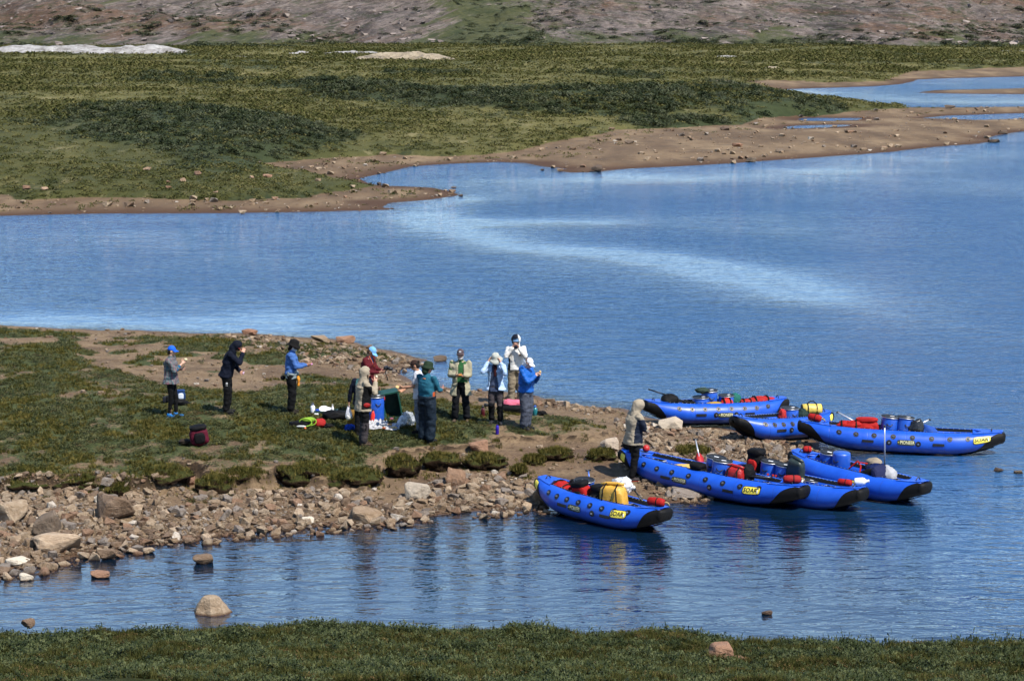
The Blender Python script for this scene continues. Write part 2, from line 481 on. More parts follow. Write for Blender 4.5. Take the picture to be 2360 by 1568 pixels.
# ================================================================= far shore and hills
th = np.linspace(R(-27), R(27), 620)
rr = 84.0 * (600.0 / 84.0) ** np.linspace(0, 1, 360)
TH, RR = np.meshgrid(th, rr)
FX, FY = RR * np.sin(TH), RR * np.cos(TH)
FZ, FW, FG, FS = far_height(FX, FY)
_FG = (FZ, FW, FG, FS)
def far_lookup(ang, r):
    nt, nr = _FG[0].shape[1], _FG[0].shape[0]
    i = np.clip((ang - R(-27)) / R(54) * (nt - 1), 0, nt - 1.001); j = np.clip(np.log(r / 84.0) / math.log(600.0 / 84.0) * (nr - 1), 0, nr - 1.001)
    i0, j0 = i.astype(int), j.astype(int); fi, fj = i - i0, j - j0
    return [(a[j0, i0] * (1 - fi) + a[j0, i0 + 1] * fi) * (1 - fj) + (a[j0 + 1, i0] * (1 - fi) + a[j0 + 1, i0 + 1] * fi) * fj for a in _FG]
me = grid_mesh('far_shore', FX, FY, FZ, {'grass': sstep(-0.6, 0.9, FG), 'shrub': FS, 'wet': np.clip(sstep(3.2, 0.1, FW) + 0.5 * sstep(0.25, 0.5, fbm(FX * .10, FY * .10, 12., 3)) * sstep(9, 3, FW), 0, 1)}, keep=(FW > -14))
far_shore = tag(link('far_ground', me, mat_far()), kind='structure')

rr = 560.0 * (2600.0 / 560.0) ** (np.linspace(0, 1, 300) ** 1.6)
th = np.linspace(R(-30), R(30), 620)
TH, RR = np.meshgrid(th, rr)
HX, HY = RR * np.sin(TH), RR * np.cos(TH)
ux = IW / 2 + FPX * np.tan(TH)                         # where the column stands in the picture
side = sstep(950, 1250, ux)
gully = np.exp(-((ux - 1120 + 0.10 * (RR - 620)) / 130.0) ** 2)
base = 575 + 40 * np.exp(-((ux - 1150) / 500.0) ** 2) + 55 * fbm(np.sin(TH) * 9.0, 0 * TH + 2.0, 1.0, 4) + 10 * fbm(HX * 0.02, HY * 0.01, 1.0, 3)
U = np.maximum(RR - base, 0)
slope = 0.075 + 0.035 * np.sin(ux / 420.0 + 0.8) * 0.5 - 0.035 * gully
HZ = 36 * (1 - np.exp(-(slope * U + 0.00012 * U * U) / 36.0))
HZ += sstep(0, 60, U) * (4.2 * fbm(HX * 0.022, HY * 0.008, 2.0, 5) + 2.2 * np.abs(fbm(HX * 0.05 + HZ * 0.2, HY * 0.015, 4.0, 4)))
HZ += sstep(5, 70, U) * 3.4 * fbm(HX * .035 + U * .03 * np.where(ux < 1150, 1, -1), U * .006, 5., 3)
lowl = 5.2 * sstep(930, 500, ux) * np.exp(-((RR - 640) / 38.0) ** 2) * (1 + 0.35 * fbm(HX * .02, HY * .03, 3., 4))      # low ridge in front, left
lowr = 3.4 * sstep(1000, 1300, ux) * np.exp(-((RR - 650) / 30.0) ** 2) * (1 + 0.4 * fbm(HX * .02, HY * .03, 8., 4))
HZ = np.maximum(HZ, lowl + lowr) + 1.15
ridge = np.clip((lowl + lowr) / 4.0, 0, 1)
veg = 0.26 + 0.42 * gully + 0.25 * sstep(60, 0, U) - 0.15 * sstep(500, 900, ux) * sstep(1100, 900, ux)
me = grid_mesh('hills', HX, HY, HZ - 0.6 * sstep(30, 0, U), {'veg': veg, 'side': side, 'orange': np.maximum(ridge * sstep(1000, 800, ux), sstep(1500, 2100, ux) * 0.6)})
tag(link('hills', me, mat_hill()), kind='structure')
HILL = (HX, HY, HZ, U, veg, TH, RR)

# ================================================================= foreground bank below the camera
CREST = gpl([(-600,1452),(0,1447),(200,1446),(400,1443),(600,1438),(700,1428),(900,1433),(1200,1438),(1400,1447),(1600,1452),(1700,1461),(2000,1467),(2360,1475),(3000,1480)], 0.42)
def bank_height(x, y):
    cy_ = np.interp(x, CREST[:, 0], CREST[:, 1])
    u = cy_ - y                                     # metres towards the camera from the crest
    z = np.where(u < 0, 0.30 + 0.75 * u, 0.30 + 0.145 * np.clip(u, 0, 3) + 0.262 * np.maximum(u - 3, 0))
    z = z + (0.13 * fbm(x * 0.5, y * 0.5, 3.0, 3) + 0.05 * fbm(x * 2.2, y * 2.2, 1.0, 3)) * sstep(-0.6, 0.3, u)
    return np.maximum(z, -1.2), u
X, Y = np.meshgrid(np.arange(-14, 14.1, 0.14), np.concatenate([np.arange(-3, 24, 0.6), np.arange(24, 34.5, 0.10)]))
BZ, BU = bank_height(X, Y)
tag(link('foreground_bank', grid_mesh('bank', X, Y, BZ), mat_bank()), kind='structure')

# lake bed
def mat_bed():
    t = NT('lake_bed_silt')
    n = t.noise(t.coord('World'), 1.5, 5, 0.7)
    return t.pbr(t.ramp(n, [(0.3, (0.05, 0.03, 0.018)), (0.7, (0.12, 0.08, 0.045))]), 0.9)
me = mesh_np('bed', [(-1700, 20, -1.21), (700, 20, -1.21), (700, 700, -1.21), (-1700, 700, -1.21)], [(0, 1, 2, 3)])
tag(link('lake_bed', me, mat_bed()), kind='structure')

# ================================================================= water
rr = 24.0 * (420.0 / 24.0) ** np.linspace(0, 1, 240)
th = np.linspace(R(-33), R(33), 300)
TH, RR = np.meshgrid(th, rr)
WX, WY = RR * np.sin(TH), RR * np.cos(TH)
dpen = -sdf(WX, WY, PEN)
dfar = far_water(WX, WY)
dshore = np.minimum(np.where(WY < 80, np.maximum(dpen, 0), 99), np.where(WY > 75, np.maximum(dfar, 0), 99))
dbank = np.maximum(WY - np.interp(WX, CREST[:, 0], CREST[:, 1]), 0)
dshore = np.minimum(dshore, dbank)
deep = sstep(0.0, 2.4, dshore + 0.8 * np.clip((WY - 46) / 10, 0, 1)) * 0.85 + 0.15 * sstep(2, 9, dshore)
def streak(pts, wid, x, y):
    return np.exp(-(seg_dist(x, y, gpl(pts)) / wid) ** 2)
wx = WX + 1.2 * fbm(WX * .09, WY * .06, 1., 3); wy = WY + 1.5 * fbm(WX * .09, WY * .06, 4., 3)
calm = 0.56 + 0.26 * fbm(WX * .05, WY * .06, 9., 4) + 0.12 * fbm(WX * .2, WY * .2, 3., 3)
calm += 0.55 * streak([(1060,462),(985,492),(1060,535),(1250,572),(1500,592),(1700,628),(2000,700),(2160,745),(2360,790)], 3.4, wx, wy)
calm += 0.40 * streak([(1100,512),(1230,508),(1360,514)], 2.2, wx, wy)
calm += 0.25 * streak([(120,540),(300,545),(520,575),(760,610)], 3.5, wx, wy)
calm += 0.35 * streak([(-200,735),(200,735),(600,752),(860,790),(980,850),(1250,905)], 3.5, wx, wy)
calm += 0.35 * streak([(1250,420),(1700,405),(2300,350)], 6.0, wx, wy)
calm += 0.12 * streak([(1700,500),(1950,560)], 4.0, wx, wy)
calm += 0.4 * streak([(1760,210),(2360,235)], 12.0, wx, wy)
calm -= 0.55 * streak([(1210,478),(1420,462),(1680,470)], 3.6, wx, wy)
calm -= 0.35 * streak([(1450,545),(1750,560),(1900,590)], 3.0, wx, wy)
calm -= 0.62 * streak([(2200,470),(2400,560),(2440,760),(2330,920)], 4.8, wx, wy)
calm -= 0.25 * streak([(500,650),(1000,620),(1500,720),(1800,800)], 4.5, wx, wy)
calm = np.clip(calm, 0, 1)
near = sstep(47, 40, WY) * sstep(13, 5, WX + 0)       # sheltered water in front of the spit
calm = calm * (1 - near) + near * (0.95 + 0.06 * fbm(WX * .3, WY * .3, 2., 3))
deep = deep * (1 - 0.86 * near)
me = grid_mesh('water', WX, WY, np.zeros_like(WX), {'deep': deep, 'calm': calm, 'shelter': near})
def mat_water():
    t = NT('lake_water')
    calm, deep = t.attr('calm'), t.attr('deep')
    p = t.coord('World', (1.0, 1.0, 1.0), rot=(0, 0, R(8)))
    p1 = t.coord('World', (1.0, 2.6, 1.0), rot=(0, 0, R(9)))
    p2 = t.coord('World', (1.0, 1.9, 1.0), rot=(0, 0, R(-14)))
    w1 = t.noise(p1, 1.7, 3, 0.55, 0.6)
    w2 = t.noise(p2, 5.0, 2, 0.6, 0.4)
    w3 = t.noise(p1, 0.42, 3, 0.6, 0.5)
    h = t.math('ADD', t.math('MULTIPLY', w1, 1.0), t.math('ADD', t.math('MULTIPLY', w2, 0.30), t.math('MULTIPLY', w3, 2.4)))
    amp = t.math('SUBTRACT', 1.0, t.math('MULTIPLY', calm, 0.90))
    amp = t.math('MULTIPLY', amp, t.math('SUBTRACT', 1.0, t.math('MULTIPLY', t.attr('shelter'), 0.40)))
    nrm = t.bump(t.math('MULTIPLY', h, amp), 1.0, 0.20)
    tilt = t.n('CombineXYZ', {1: t.math('ADD', t.math('MULTIPLY', amp, -0.10), t.math('MULTIPLY', t.attr('shelter'), 0.036))}).outputs[0]      # normals tilted to steer reflections: rough water mirrors higher sky, sheltered water lower
    nrm = t.n('VectorMath', {0: t.n('VectorMath', {0: nrm, 1: tilt}, operation='ADD').outputs[0]}, operation='NORMALIZE').outputs[0]
    fres = t.n('Fresnel', {'IOR': 3.2, 'Normal': nrm}).outputs[0]
    gl = t.n('BsdfGlossy', {'Color': (1, 1, 1, 1), 'Roughness': 0.04, 'Normal': nrm}).outputs[0]
    body = t.n('BsdfDiffuse', {'Color': (0.017, 0.075, 0.18, 1)}).outputs[0]
    tr = t.n('BsdfTransparent', {'Color': (0.42, 0.34, 0.25, 1)}).outputs[0]
    under = t.n('MixShader', {0: t.smooth(deep, 0.0, 0.8, 0.10, 1.0), 1: tr, 2: body}).outputs[0]
    return t.surf(t.n('MixShader', {0: fres, 1: under, 2: gl}).outputs[0])
water = tag(link('water', me, mat_water()), kind='structure')
# ================================================================= rocks
def mat_stone(name='stone', pale=0.0, red=0.0, dark=0.0):
    t = NT(name)
    o = t.coord('Object')
    rnd = t.n('ObjectInfo').outputs['Random']
    base = t.ramp(rnd, [(0.0, (0.20, 0.14, 0.095)), (0.2, (0.30, 0.22, 0.145)), (0.45, (0.34, 0.265, 0.185)), (0.66, (0.25, 0.215, 0.185)),
                        (0.78, (0.27, 0.17, 0.11)), (0.87, (0.44, 0.34, 0.24)), (0.97, (0.58, 0.52, 0.44))], 'CONSTANT')
    n = t.noise(o, 2.4, 6, 0.7, 0.4); f = t.noise(o, 9, 4, 0.7)
    col = t.mix(t.smooth(n, 0.35, 0.7), t.mix(1.0, base, (0.62, 0.56, 0.5), 'MULTIPLY'), base)
    col = t.mix(t.math('MULTIPLY', t.smooth(f, 0.6, 0.75), 0.5), col, (0.42, 0.36, 0.28))
    if red: col = t.mix(red, col, (0.25, 0.125, 0.075))
    if dark: col = t.mix(dark, col, (0.06, 0.045, 0.036))
    if pale: col = t.mix(pale, col, (0.60, 0.53, 0.42))
    z = t.n('SeparateXYZ', {0: t.coord('World')}).outputs[2]
    col = t.mix(t.smooth(z, 0.055, 0.0), col, t.mix(1.0, col, (0.30, 0.22, 0.17), 'MULTIPLY'))      # wet at the waterline
    return t.pbr(col, 0.85, t.bump(t.math('ADD', n, t.math('MULTIPLY', f, 0.4)), 0.7, 0.12), spec=0.25)
M_STONE = mat_stone()
M_PALE = mat_stone('pale_stone', pale=0.45)
M_RED = mat_stone('red_stone', red=0.75)

def rock_mesh(name, seed, n=16, flat=0.7, sub=0, rough=0.10, sharp=0.0):
    rg = np.random.default_rng(seed)
    p = rg.normal(size=(n, 3)); p /= np.linalg.norm(p, axis=1)[:, None]
    p = np.sign(p) * np.abs(p) ** (0.75 - sharp) * rg.uniform(0.8, 1.05, (n, 1))
    p *= np.array([1.0, rg.uniform(0.65, 1.0), flat])
    bm = bmesh.new()
    for q in p: bm.verts.new(q)
    r = bmesh.ops.convex_hull(bm, input=bm.verts)
    bmesh.ops.delete(bm, geom=[g for g in r['geom_interior'] if isinstance(g, bmesh.types.BMVert)], context='VERTS')
    lone = [v for v in bm.verts if not v.link_faces]
    bmesh.ops.delete(bm, geom=lone, context='VERTS')
    if sub:
        bmesh.ops.bevel(bm, geom=list(bm.edges), offset=0.07, segments=1, affect='EDGES', clamp_overlap=True)
        bmesh.ops.triangulate(bm, faces=bm.faces)
        bmesh.ops.subdivide_edges(bm, edges=bm.edges, cuts=sub, use_grid_fill=True)
        co = np.array([v.co for v in bm.verts])
        nz = fbm(co[:, 0] * 1.7 + seed, co[:, 1] * 1.7, 0, 4) * rough + fbm(co[:, 2] * 2.3 + seed, co[:, 0] * 2.0, 1.0, 3) * rough * 0.7
        for v, k in zip(bm.verts, nz): v.co *= 1 + k
    # unit box around the origin, standing on z = 0
    co = np.array([v.co for v in bm.verts]); lo, hi = co.min(0), co.max(0)
    for v in bm.verts:
        v.co.x = (v.co.x - (lo[0] + hi[0]) / 2) / (hi[0] - lo[0])
        v.co.y = (v.co.y - (lo[1] + hi[1]) / 2) / (hi[1] - lo[1])
        v.co.z = (v.co.z - lo[2]) / (hi[2] - lo[2])
    me = bpy.data.meshes.new(name)
    bm.to_mesh(me); bm.free()
    return me

def scatter(name, pts, scl, rot, src_mesh, parent=None, kind='stuff', label=None, cat=None):
    """instances of a small mesh on points, through geometry nodes: one object"""
    me = bpy.data.meshes.new(name)
    me.vertices.add(len(pts)); me.vertices.foreach_set('co', np.asarray(pts, np.float32).ravel())
    a = me.attributes.new('scl', 'FLOAT_VECTOR', 'POINT'); a.data.foreach_set('vector', np.asarray(scl, np.float32).ravel())
    a = me.attributes.new('rot', 'FLOAT_VECTOR', 'POINT'); a.data.foreach_set('vector', np.asarray(rot, np.float32).ravel())
    o = link(name, me)
    src = bpy.data.objects.new(name + '_unit', src_mesh)          # never linked to the scene: only its mesh is used
    g = bpy.data.node_groups.new(name + '_scatter', 'GeometryNodeTree')
    g.interface.new_socket('Geometry', in_out='INPUT', socket_type='NodeSocketGeometry')
    g.interface.new_socket('Geometry', in_out='OUTPUT', socket_type='NodeSocketGeometry')
    N = g.nodes.new
    gi, go = N('NodeGroupInput'), N('NodeGroupOutput')
    oi = N('GeometryNodeObjectInfo'); oi.inputs['Object'].default_value = src
    ip = N('GeometryNodeInstanceOnPoints')
    def at(nm):
        x = N('GeometryNodeInputNamedAttribute'); x.data_type = 'FLOAT_VECTOR'; x.inputs['Name'].default_value = nm
        return x.outputs[0]
    L = g.links.new
    L(gi.outputs[0], ip.inputs['Points']); L(oi.outputs['Geometry'], ip.inputs['Instance'])
    er = N('FunctionNodeEulerToRotation'); L(at('rot'), er.inputs[0])
    L(er.outputs[0], ip.inputs['Rotation']); L(at('scl'), ip.inputs['Scale'])
    L(ip.outputs[0], go.inputs[0])
    md = o.modifiers.new('scatter', 'NODES'); md.node_group = g
    tag(o, label, cat, None, kind)
    if parent is not None: o.parent = parent
    return o

# --- named boulders: pixel centre, foot, width, height, look
BOULDERS = [
    (487, 1418, 94, 40, 'T', 'pyramid shaped tan boulder standing alone in the near water'),
    (262, 1200, 92, 58, 'G', 'biggest grey angular boulder on the stony beach'),
    (104, 1240, 62, 62, 'D', 'dark pointed boulder leaning on the left of the beach'),
    (128, 1276, 118, 44, 'G', 'wide flat slab at the waterline below the dark pointed boulder'),
    (22, 1204, 80, 48, 'G', 'broad grey boulder at the left edge of the beach'),
    (836, 1205, 86, 34, 'G', 'long low grey slab at the waterline below the moss bank'),
    (962, 1152, 62, 38, 'P', 'light tan block on the mud shelf between the stones'),
    (1052, 1124, 48, 44, 'G', 'upright grey stone at the left of the shingle heap near the front boat'),
    (437, 1118, 26, 30, 'R', 'round reddish boulder wedged in a gap of the moss bank'),
    (1102, 1044, 46, 30, 'R', 'dark red angular rock on the sand behind the moss hummocks'),
    (796, 792, 46, 18, 'R', 'long rounded red boulder on the far edge of the spit'),
    (738, 791, 46, 17, 'G', 'rounded grey boulder beside the long red boulder at the spit edge'),
    (574, 771, 36, 12, 'R', 'low brown boulder on the skyline of the spit'),
    (36, 1304, 56, 18, 'W', 'flat white rock at the waterline on the far left'),
    (708, 1206, 32, 15, 'W', 'white rounded stone at the waterline below the moss bank'),
    (232, 1160, 34, 22, 'W', 'white stone lying above the biggest grey boulder'),
    (58, 1338, 34, 16, 'W', 'small white rock standing in the water at the left'),
    (228, 1332, 54, 13, 'R', 'flat reddish rock barely above the water'),
    (466, 1300, 48, 22, 'T', 'tan wedge of rock in the water off the beach'),
    (243, 1290, 44, 24, 'T', 'tan blocky rock in the shallows below the slab'),
    (340, 1276, 32, 14, 'T', 'small brown rock at the edge of the shallows'),
    (1660, 1566, 58, 36, 'R', 'reddish block half sunk in the foreground grass'),
    (1703, 1552, 30, 14, 'R', 'small flat red rock beside the block in the foreground grass'),
    (1768, 1416, 26, 9, 'D', 'small dark brown rock breaking the water near the bank'),
    (1014, 833, 32, 13, 'D', 'dark rock in the water beyond the point of the spit'),
    (1545, 993, 62, 30, 'P', 'pale orange block on the shingle in front of the far boat'),
    (1405, 1037, 44, 28, 'P', 'pale stone left of the man beside the boats'),
    (1245, 1165, 34, 46, 'G', 'tall brown stone touching the bow of the front boat'),
    (1586, 1150, 84, 18, 'G', 'low wide rock at the water edge between the front boats'),
    (2304, 1087, 22, 9, 'D', 'small dark rock in the water right of the boats'),
    (2348, 1092, 20, 8, 'D', 'flat red rock in the water at the right edge'),
    (62, 1446, 34, 20, 'T', 'tan stone showing above the foreground bank at the left'),
]
M_DARK = mat_stone('dark_stone', dark=0.72)
M_WHITE = mat_stone('white_stone', pale=0.9)
rk = {'T': (M_STONE, 0.9), 'G': (M_STONE, 0.8), 'D': (M_DARK, 0.9), 'P': (M_PALE, 0.8), 'R': (M_RED, 0.8), 'W': (M_WHITE, 0.7)}
def pix_scale(p):
    """display pixels per metre at world point p"""
    dep = p.y * math.cos(PITCH) + (EYE - p.z) * math.sin(PITCH)
    return FPX / dep
for i, (bx, by, bw, bh, k, lab) in enumerate(BOULDERS):
    if by > 1430:
        p = gp(bx, by, 0.4)
        p.z = float(bank_height(np.array([p.x]), np.array([p.y]))[0][0])
        if by == 1446: p = gp(bx, by, 0.3)
    else:
        p = on_pen(bx, by)
        if p.z < 0: p = gp(bx, by, 0.0)
    s = pix_scale(p)
    w, h = bw / s, bh / s
    m, _ = rk[k]
    me = rock_mesh('boulder', 100 + i * 7 + (3 if i == 0 else 0), 13 if k in 'TGDP' else 26, 0.8, 2, 0.07 if k != 'R' else 0.05)
    if i == 0:
        bm = bmesh.new()
        for q, (rad, zz) in enumerate(((0.5, 0.0), (0.49, 0.12), (0.22, 0.93), (0.16, 1.0))):
            for e in range(7): bm.verts.new((rad * math.cos(e * .9 + .3) * (1 + .1 * math.sin(e * 5)) - .05 * zz, rad * math.sin(e * .9 + .3), zz))
        bmesh.ops.convex_hull(bm, input=bm.verts)
        bmesh.ops.delete(bm, geom=[v for v in bm.verts if not v.link_faces], context='VERTS')
        bmesh.ops.subdivide_edges(bm, edges=bm.edges, cuts=3, use_grid_fill=True)
        cq = np.array([v.co for v in bm.verts]); nq = fbm(cq[:, 0] * 3, cq[:, 1] * 3, cq[:, 2] * 3, 4)
        for v, e in zip(bm.verts, nq): v.co *= 1 + .05 * e
        me = bpy.data.meshes.new('boulder'); bm.to_mesh(me); bm.free()
    me.materials.append(m)
    sink = 0.16 * h
    o = link('boulder', me, None, None, (p.x, p.y + w * 0.3, p.z - sink), (0, 0, random.uniform(-.35, .35)), (w, w * random.uniform(.7, .9), h + sink))
    tag(o, lab, 'rock')

# --- stony beaches: the largest stones are pieces of the ground, the gravel is one mass
STONY = [gpl(p, 0.12) for p in (
    [(-450,1175),(0,1147),(200,1142),(430,1140),(620,1138),(720,1134),(850,1142),(890,1160),(950,1128),(1040,1100),(1150,1096),(1260,1108),(1262,1172),(1100,1182),(950,1200),
     (820,1214),(700,1220),(560,1232),(470,1242),(380,1256),(280,1268),(190,1284),(130,1304),(0,1324),(-450,1390)],
    [(1400,955),(1500,978),(1690,994),(1740,1008),(1850,1012),(1885,1030),(1850,1078),(1760,1100),(1680,1125),(1600,1150),(1500,1130),(1440,1085),(1400,1060),(1500,1035),(1430,1000)],
    [(480,772),(560,772),(700,782),(830,794),(900,812),(985,830),(960,840),(905,857),(960,882),(860,862),(760,846),(690,836),(600,808)],
    [(960,884),(1100,900),(1250,918),(1440,942),(1440,968),(1330,950),(1230,928),(1000,898)],
)]
ROCKS = [rock_mesh('stone', 500 + k, 11 + k % 5, 0.62 + 0.06 * (k % 4), 0, 0, 0.1) for k in range(12)]
for m_ in ROCKS: m_.materials.append(M_STONE)
cand = []
rg = np.random.default_rng(77)
for ri, (poly, dens, smax) in enumerate(zip(STONY, (400, 330, 80, 120), (0.20, 0.165, 0.18, 0.2))):
    lo, hi = poly.min(0), poly.max(0)
    n = int((hi[0] - lo[0]) * (hi[1] - lo[1]) * dens)
    x = rg.uniform(lo[0], hi[0], n); y = rg.uniform(lo[1], hi[1], n)
    keep = inside(x, y, poly) & (np.abs(x / y) < 0.30) & (fbm(x * 0.9, y * 0.9, 6.6, 3) + rg.uniform(-.3, .3, n) > -0.42)
    x, y = x[keep], y[keep]
    sz = np.minimum(0.036 * rg.pareto(2.05, len(x)) + 0.026, smax)
    cand.append(np.stack([x, y, sz], 1))
cand = np.concatenate(cand)
big = cand[cand[:, 2] > 0.06]
big = big[np.argsort(-big[:, 2] / big[:, 1])]
sel, cell = [], {}
for x, y, s_ in big:                                    # keep big stones from lying inside each other
    ok = True
    cx_, cy_ = int(x / 0.5), int(y / 0.5)
    for a in (-1, 0, 1):
        for b in (-1, 0, 1):
            for (x2, y2, s2) in cell.get((cx_ + a, cy_ + b), ()):
                if (x - x2) ** 2 + (y - y2) ** 2 < (0.40 * (s_ + s2)) ** 2: ok = False
    if ok:
        cell.setdefault((cx_, cy_), []).append((x, y, s_)); sel.append((x, y, s_))
sel = np.array(sel)
zs = pen_lookup(sel[:, 0], sel[:, 1])[0]
for k in range(min(290, len(sel))):
    x, y, s_ = sel[k]
    o = bpy.data.objects.new('stone', ROCKS[k % 12]); COL.objects.link(o)
    f = random.uniform(0.45, 0.85)
    o.location = (x, y, max(zs[k], -0.02) - 0.22 * s_ * f)
    o.rotation_euler = (random.uniform(-.3, .3), random.uniform(-.3, .3), random.uniform(0, 6.3))
    o.scale = (s_ * random.uniform(.85, 1.35), s_ * random.uniform(.8, 1.1), s_ * f * 1.2)
    o.parent = near_shore
rest = np.concatenate([sel[290:], cand[cand[:, 2] <= 0.06]])
zr = np.maximum(pen_lookup(rest[:, 0], rest[:, 1])[0], -0.03)
part_id = rg.integers(0, 4, len(rest))
for k in range(4):
    q = rest[part_id == k]; zq = zr[part_id == k]
    sc = q[:, 2:3] * np.stack([rg.uniform(.9, 1.5, len(q)), rg.uniform(.8, 1.1, len(q)), rg.uniform(.5, .95, len(q))], 1)
    rt = np.stack([rg.uniform(-.4, .4, len(q)), rg.uniform(-.4, .4, len(q)), rg.uniform(0, 6.3, len(q))], 1)
    scatter('gravel', np.stack([q[:, 0], q[:, 1], zq - 0.2 * sc[:, 2]], 1), sc, rt, ROCKS[k * 3], near_shore)

n = 26000
x = rg.uniform(-18, 9, n); y = rg.uniform(40, 66, n)
z, s_, t_, v = pen_lookup(x, y)
k = (v < 0.35) & (s_ > 0.1) & (np.abs(x / y) < 0.29) & (fbm(x * .8, y * .8, 4.2, 3) + rg.uniform(-.5, .5, n) > 0.05)
q = np.minimum(0.016 + 0.02 * rg.pareto(2.2, n), 0.11)[k][:, None] * np.array([1.3, 1.0, .6])
scatter('soil_pebbles', np.stack([x, y, z - .005], 1)[k], q, np.stack([0 * q[:, 0], 0 * q[:, 0], rg.uniform(0, 6.3, len(q))], 1), ROCKS[7], near_shore)

# ================================================================= plants
def leaf_mesh(name, seed, n, h, spread, lw, ll, kind, mats):
    """a tuft: n leaves (grass blades or small willow leaves) around a point"""
    rg = np.random.default_rng(seed)
    V, F = [], []
    for i in range(n):
        a = rg.uniform(0, 6.283); r = spread * math.sqrt(rg.uniform()); bx, by = r * math.cos(a), r * math.sin(a)
        if kind == 'grass':
            a2 = rg.uniform(0, 6.283); lean = rg.uniform(0.1, 0.8); hh = h * rg.uniform(0.6, 1.15)
            d = np.array([math.cos(a2), math.sin(a2), 0]); s = np.array([-d[1], d[0], 0]) * lw
            b = np.array([bx, by, -0.01]); m_ = b + d * hh * lean * 0.35 + np.array([0, 0, hh * 0.65]); t_ = b + d * hh * lean + np.array([0, 0, hh])
            k = len(V); V += [b - s, b + s, m_ + s * 0.8, m_ - s * 0.8, t_]
            F += [(k, k + 1, k + 2, k + 3), (k + 3, k + 2, k + 4)]
        else:
            z = h * rg.uniform(0.15, 1.0) * (1 - 0.35 * (r / spread) ** 2) if kind == 'leaf' else h * rg.uniform(0, 1)
            if kind == 'clump':
                rr_ = math.sqrt(max(0.05, 1 - (z / h) ** 2)); bx *= rr_; by *= rr_
            a2, tl = rg.uniform(0, 6.283), rg.uniform(-0.2, 1.1)
            d = np.array([math.cos(a2) * math.cos(tl), math.sin(a2) * math.cos(tl), math.sin(tl)])
            s = np.cross(d, [0, 0, 1]); s = s / (np.linalg.norm(s) + 1e-6) * lw * rg.uniform(.8, 1.2)
            b = np.array([bx, by, z]); l_ = ll * rg.uniform(.7, 1.2)
            k = len(V); V += [b, b + d * l_ * 0.5 + s, b + d * l_, b + d * l_ * 0.5 - s]
            F += [(k, k + 1, k + 2, k + 3)]
    me = bpy.data.meshes.new(name); me.from_pydata([tuple(v) for v in V], [], F)
    me.materials.append(mats)
    return me
def mat_leaf(name, a, b, c, rough=0.55, spec=0.3, psc=1.4):
    t = NT(name)
    rnd = t.n('ObjectInfo').outputs['Random']
    p = t.coord('World')
    n = t.noise(p, psc, 4, 0.7)
    f = t.math('ADD', t.math('MULTIPLY', rnd, 0.55), t.math('MULTIPLY', n, 0.5))
    col = t.ramp(f, [(0.25, a), (0.5, b), (0.78, c)])
    bs = t.n('BsdfPrincipled', {'Base Color': col, 'Roughness': rough, 'Specular IOR Level': spec}).outputs[0]
    tl = t.n('BsdfTranslucent', {'Color': col}).outputs[0]
    return t.surf(t.n('MixShader', {0: 0.18, 1: bs, 2: tl}).outputs[0])
M_GRASS = mat_leaf('turf_grass', (0.024, 0.027, 0.006), (0.066, 0.062, 0.014), (0.15, 0.12, 0.035), 0.9, 0.05)
M_WILLOW = mat_leaf('dwarf_willow_leaf', (0.016, 0.024, 0.007), (0.042, 0.05, 0.014), (0.11, 0.11, 0.045), 0.6, 0.15)
M_DRY = mat_leaf('dry_heath', (0.05, 0.03, 0.012), (0.10, 0.06, 0.025), (0.17, 0.12, 0.05), 0.8, 0.1)
M_SHRUB = mat_leaf('willow_thicket', (0.014, 0.022, 0.008), (0.036, 0.046, 0.018), (0.085, 0.092, 0.05), 0.7, 0.1)
M_TUSS = mat_leaf('meadow_tussock', (0.032, 0.038, 0.012), (0.066, 0.068, 0.02), (0.125, 0.112, 0.043), 0.9, 0.05, 0.09)
U_GRASS = leaf_mesh('grass_tuft', 1, 16, 0.065, 0.055, 0.0035, 0, 'grass', M_GRASS)
U_WIL = leaf_mesh('willow_tuft', 2, 18, 0.055, 0.075, 0.009, 0.032, 'leaf', M_WILLOW)
U_DRY = leaf_mesh('heath_tuft', 3, 14, 0.05, 0.06, 0.006, 0.03, 'leaf', M_DRY)
M_BGRASS = mat_leaf('bank_grass', (0.016, 0.021, 0.005), (0.042, 0.046, 0.011), (0.09, 0.084, 0.024), 0.8, 0.08)
M_BWIL = mat_leaf('bank_willow_leaf', (0.013, 0.021, 0.006), (0.034, 0.046, 0.013), (0.10, 0.112, 0.045), 0.6, 0.12)
U_FG_G = leaf_mesh('bank_grass_tuft', 4, 18, 0.10, 0.05, 0.0028, 0, 'grass', M_BGRASS)
U_FG_W = leaf_mesh('bank_willow_tuft', 5, 20, 0.09, 0.07, 0.0085, 0.034, 'leaf', M_BWIL)
U_SHRUB = leaf_mesh('thicket_clump', 6, 90, 0.75, 0.75, 0.075, 0.24, 'clump', M_SHRUB)
U_TUSS = leaf_mesh('tussock', 7, 26, 0.13, 0.40, 0.05, 0.16, 'clump', M_TUSS)

def put(name, x, y, z, smin, smax, unit, rgk, parent=None, tall=1.0):
    n = len(x)
    s = rgk.uniform(smin, smax, n)
    scl = np.stack([s, s, s * rgk.uniform(.75, 1.25, n) * tall], 1)
    rot = np.stack([rgk.uniform(-.2, .2, n), rgk.uniform(-.2, .2, n), rgk.uniform(0, 6.3, n)], 1)
    return scatter(name, np.stack([x, y, z], 1), scl, rot, unit, parent)

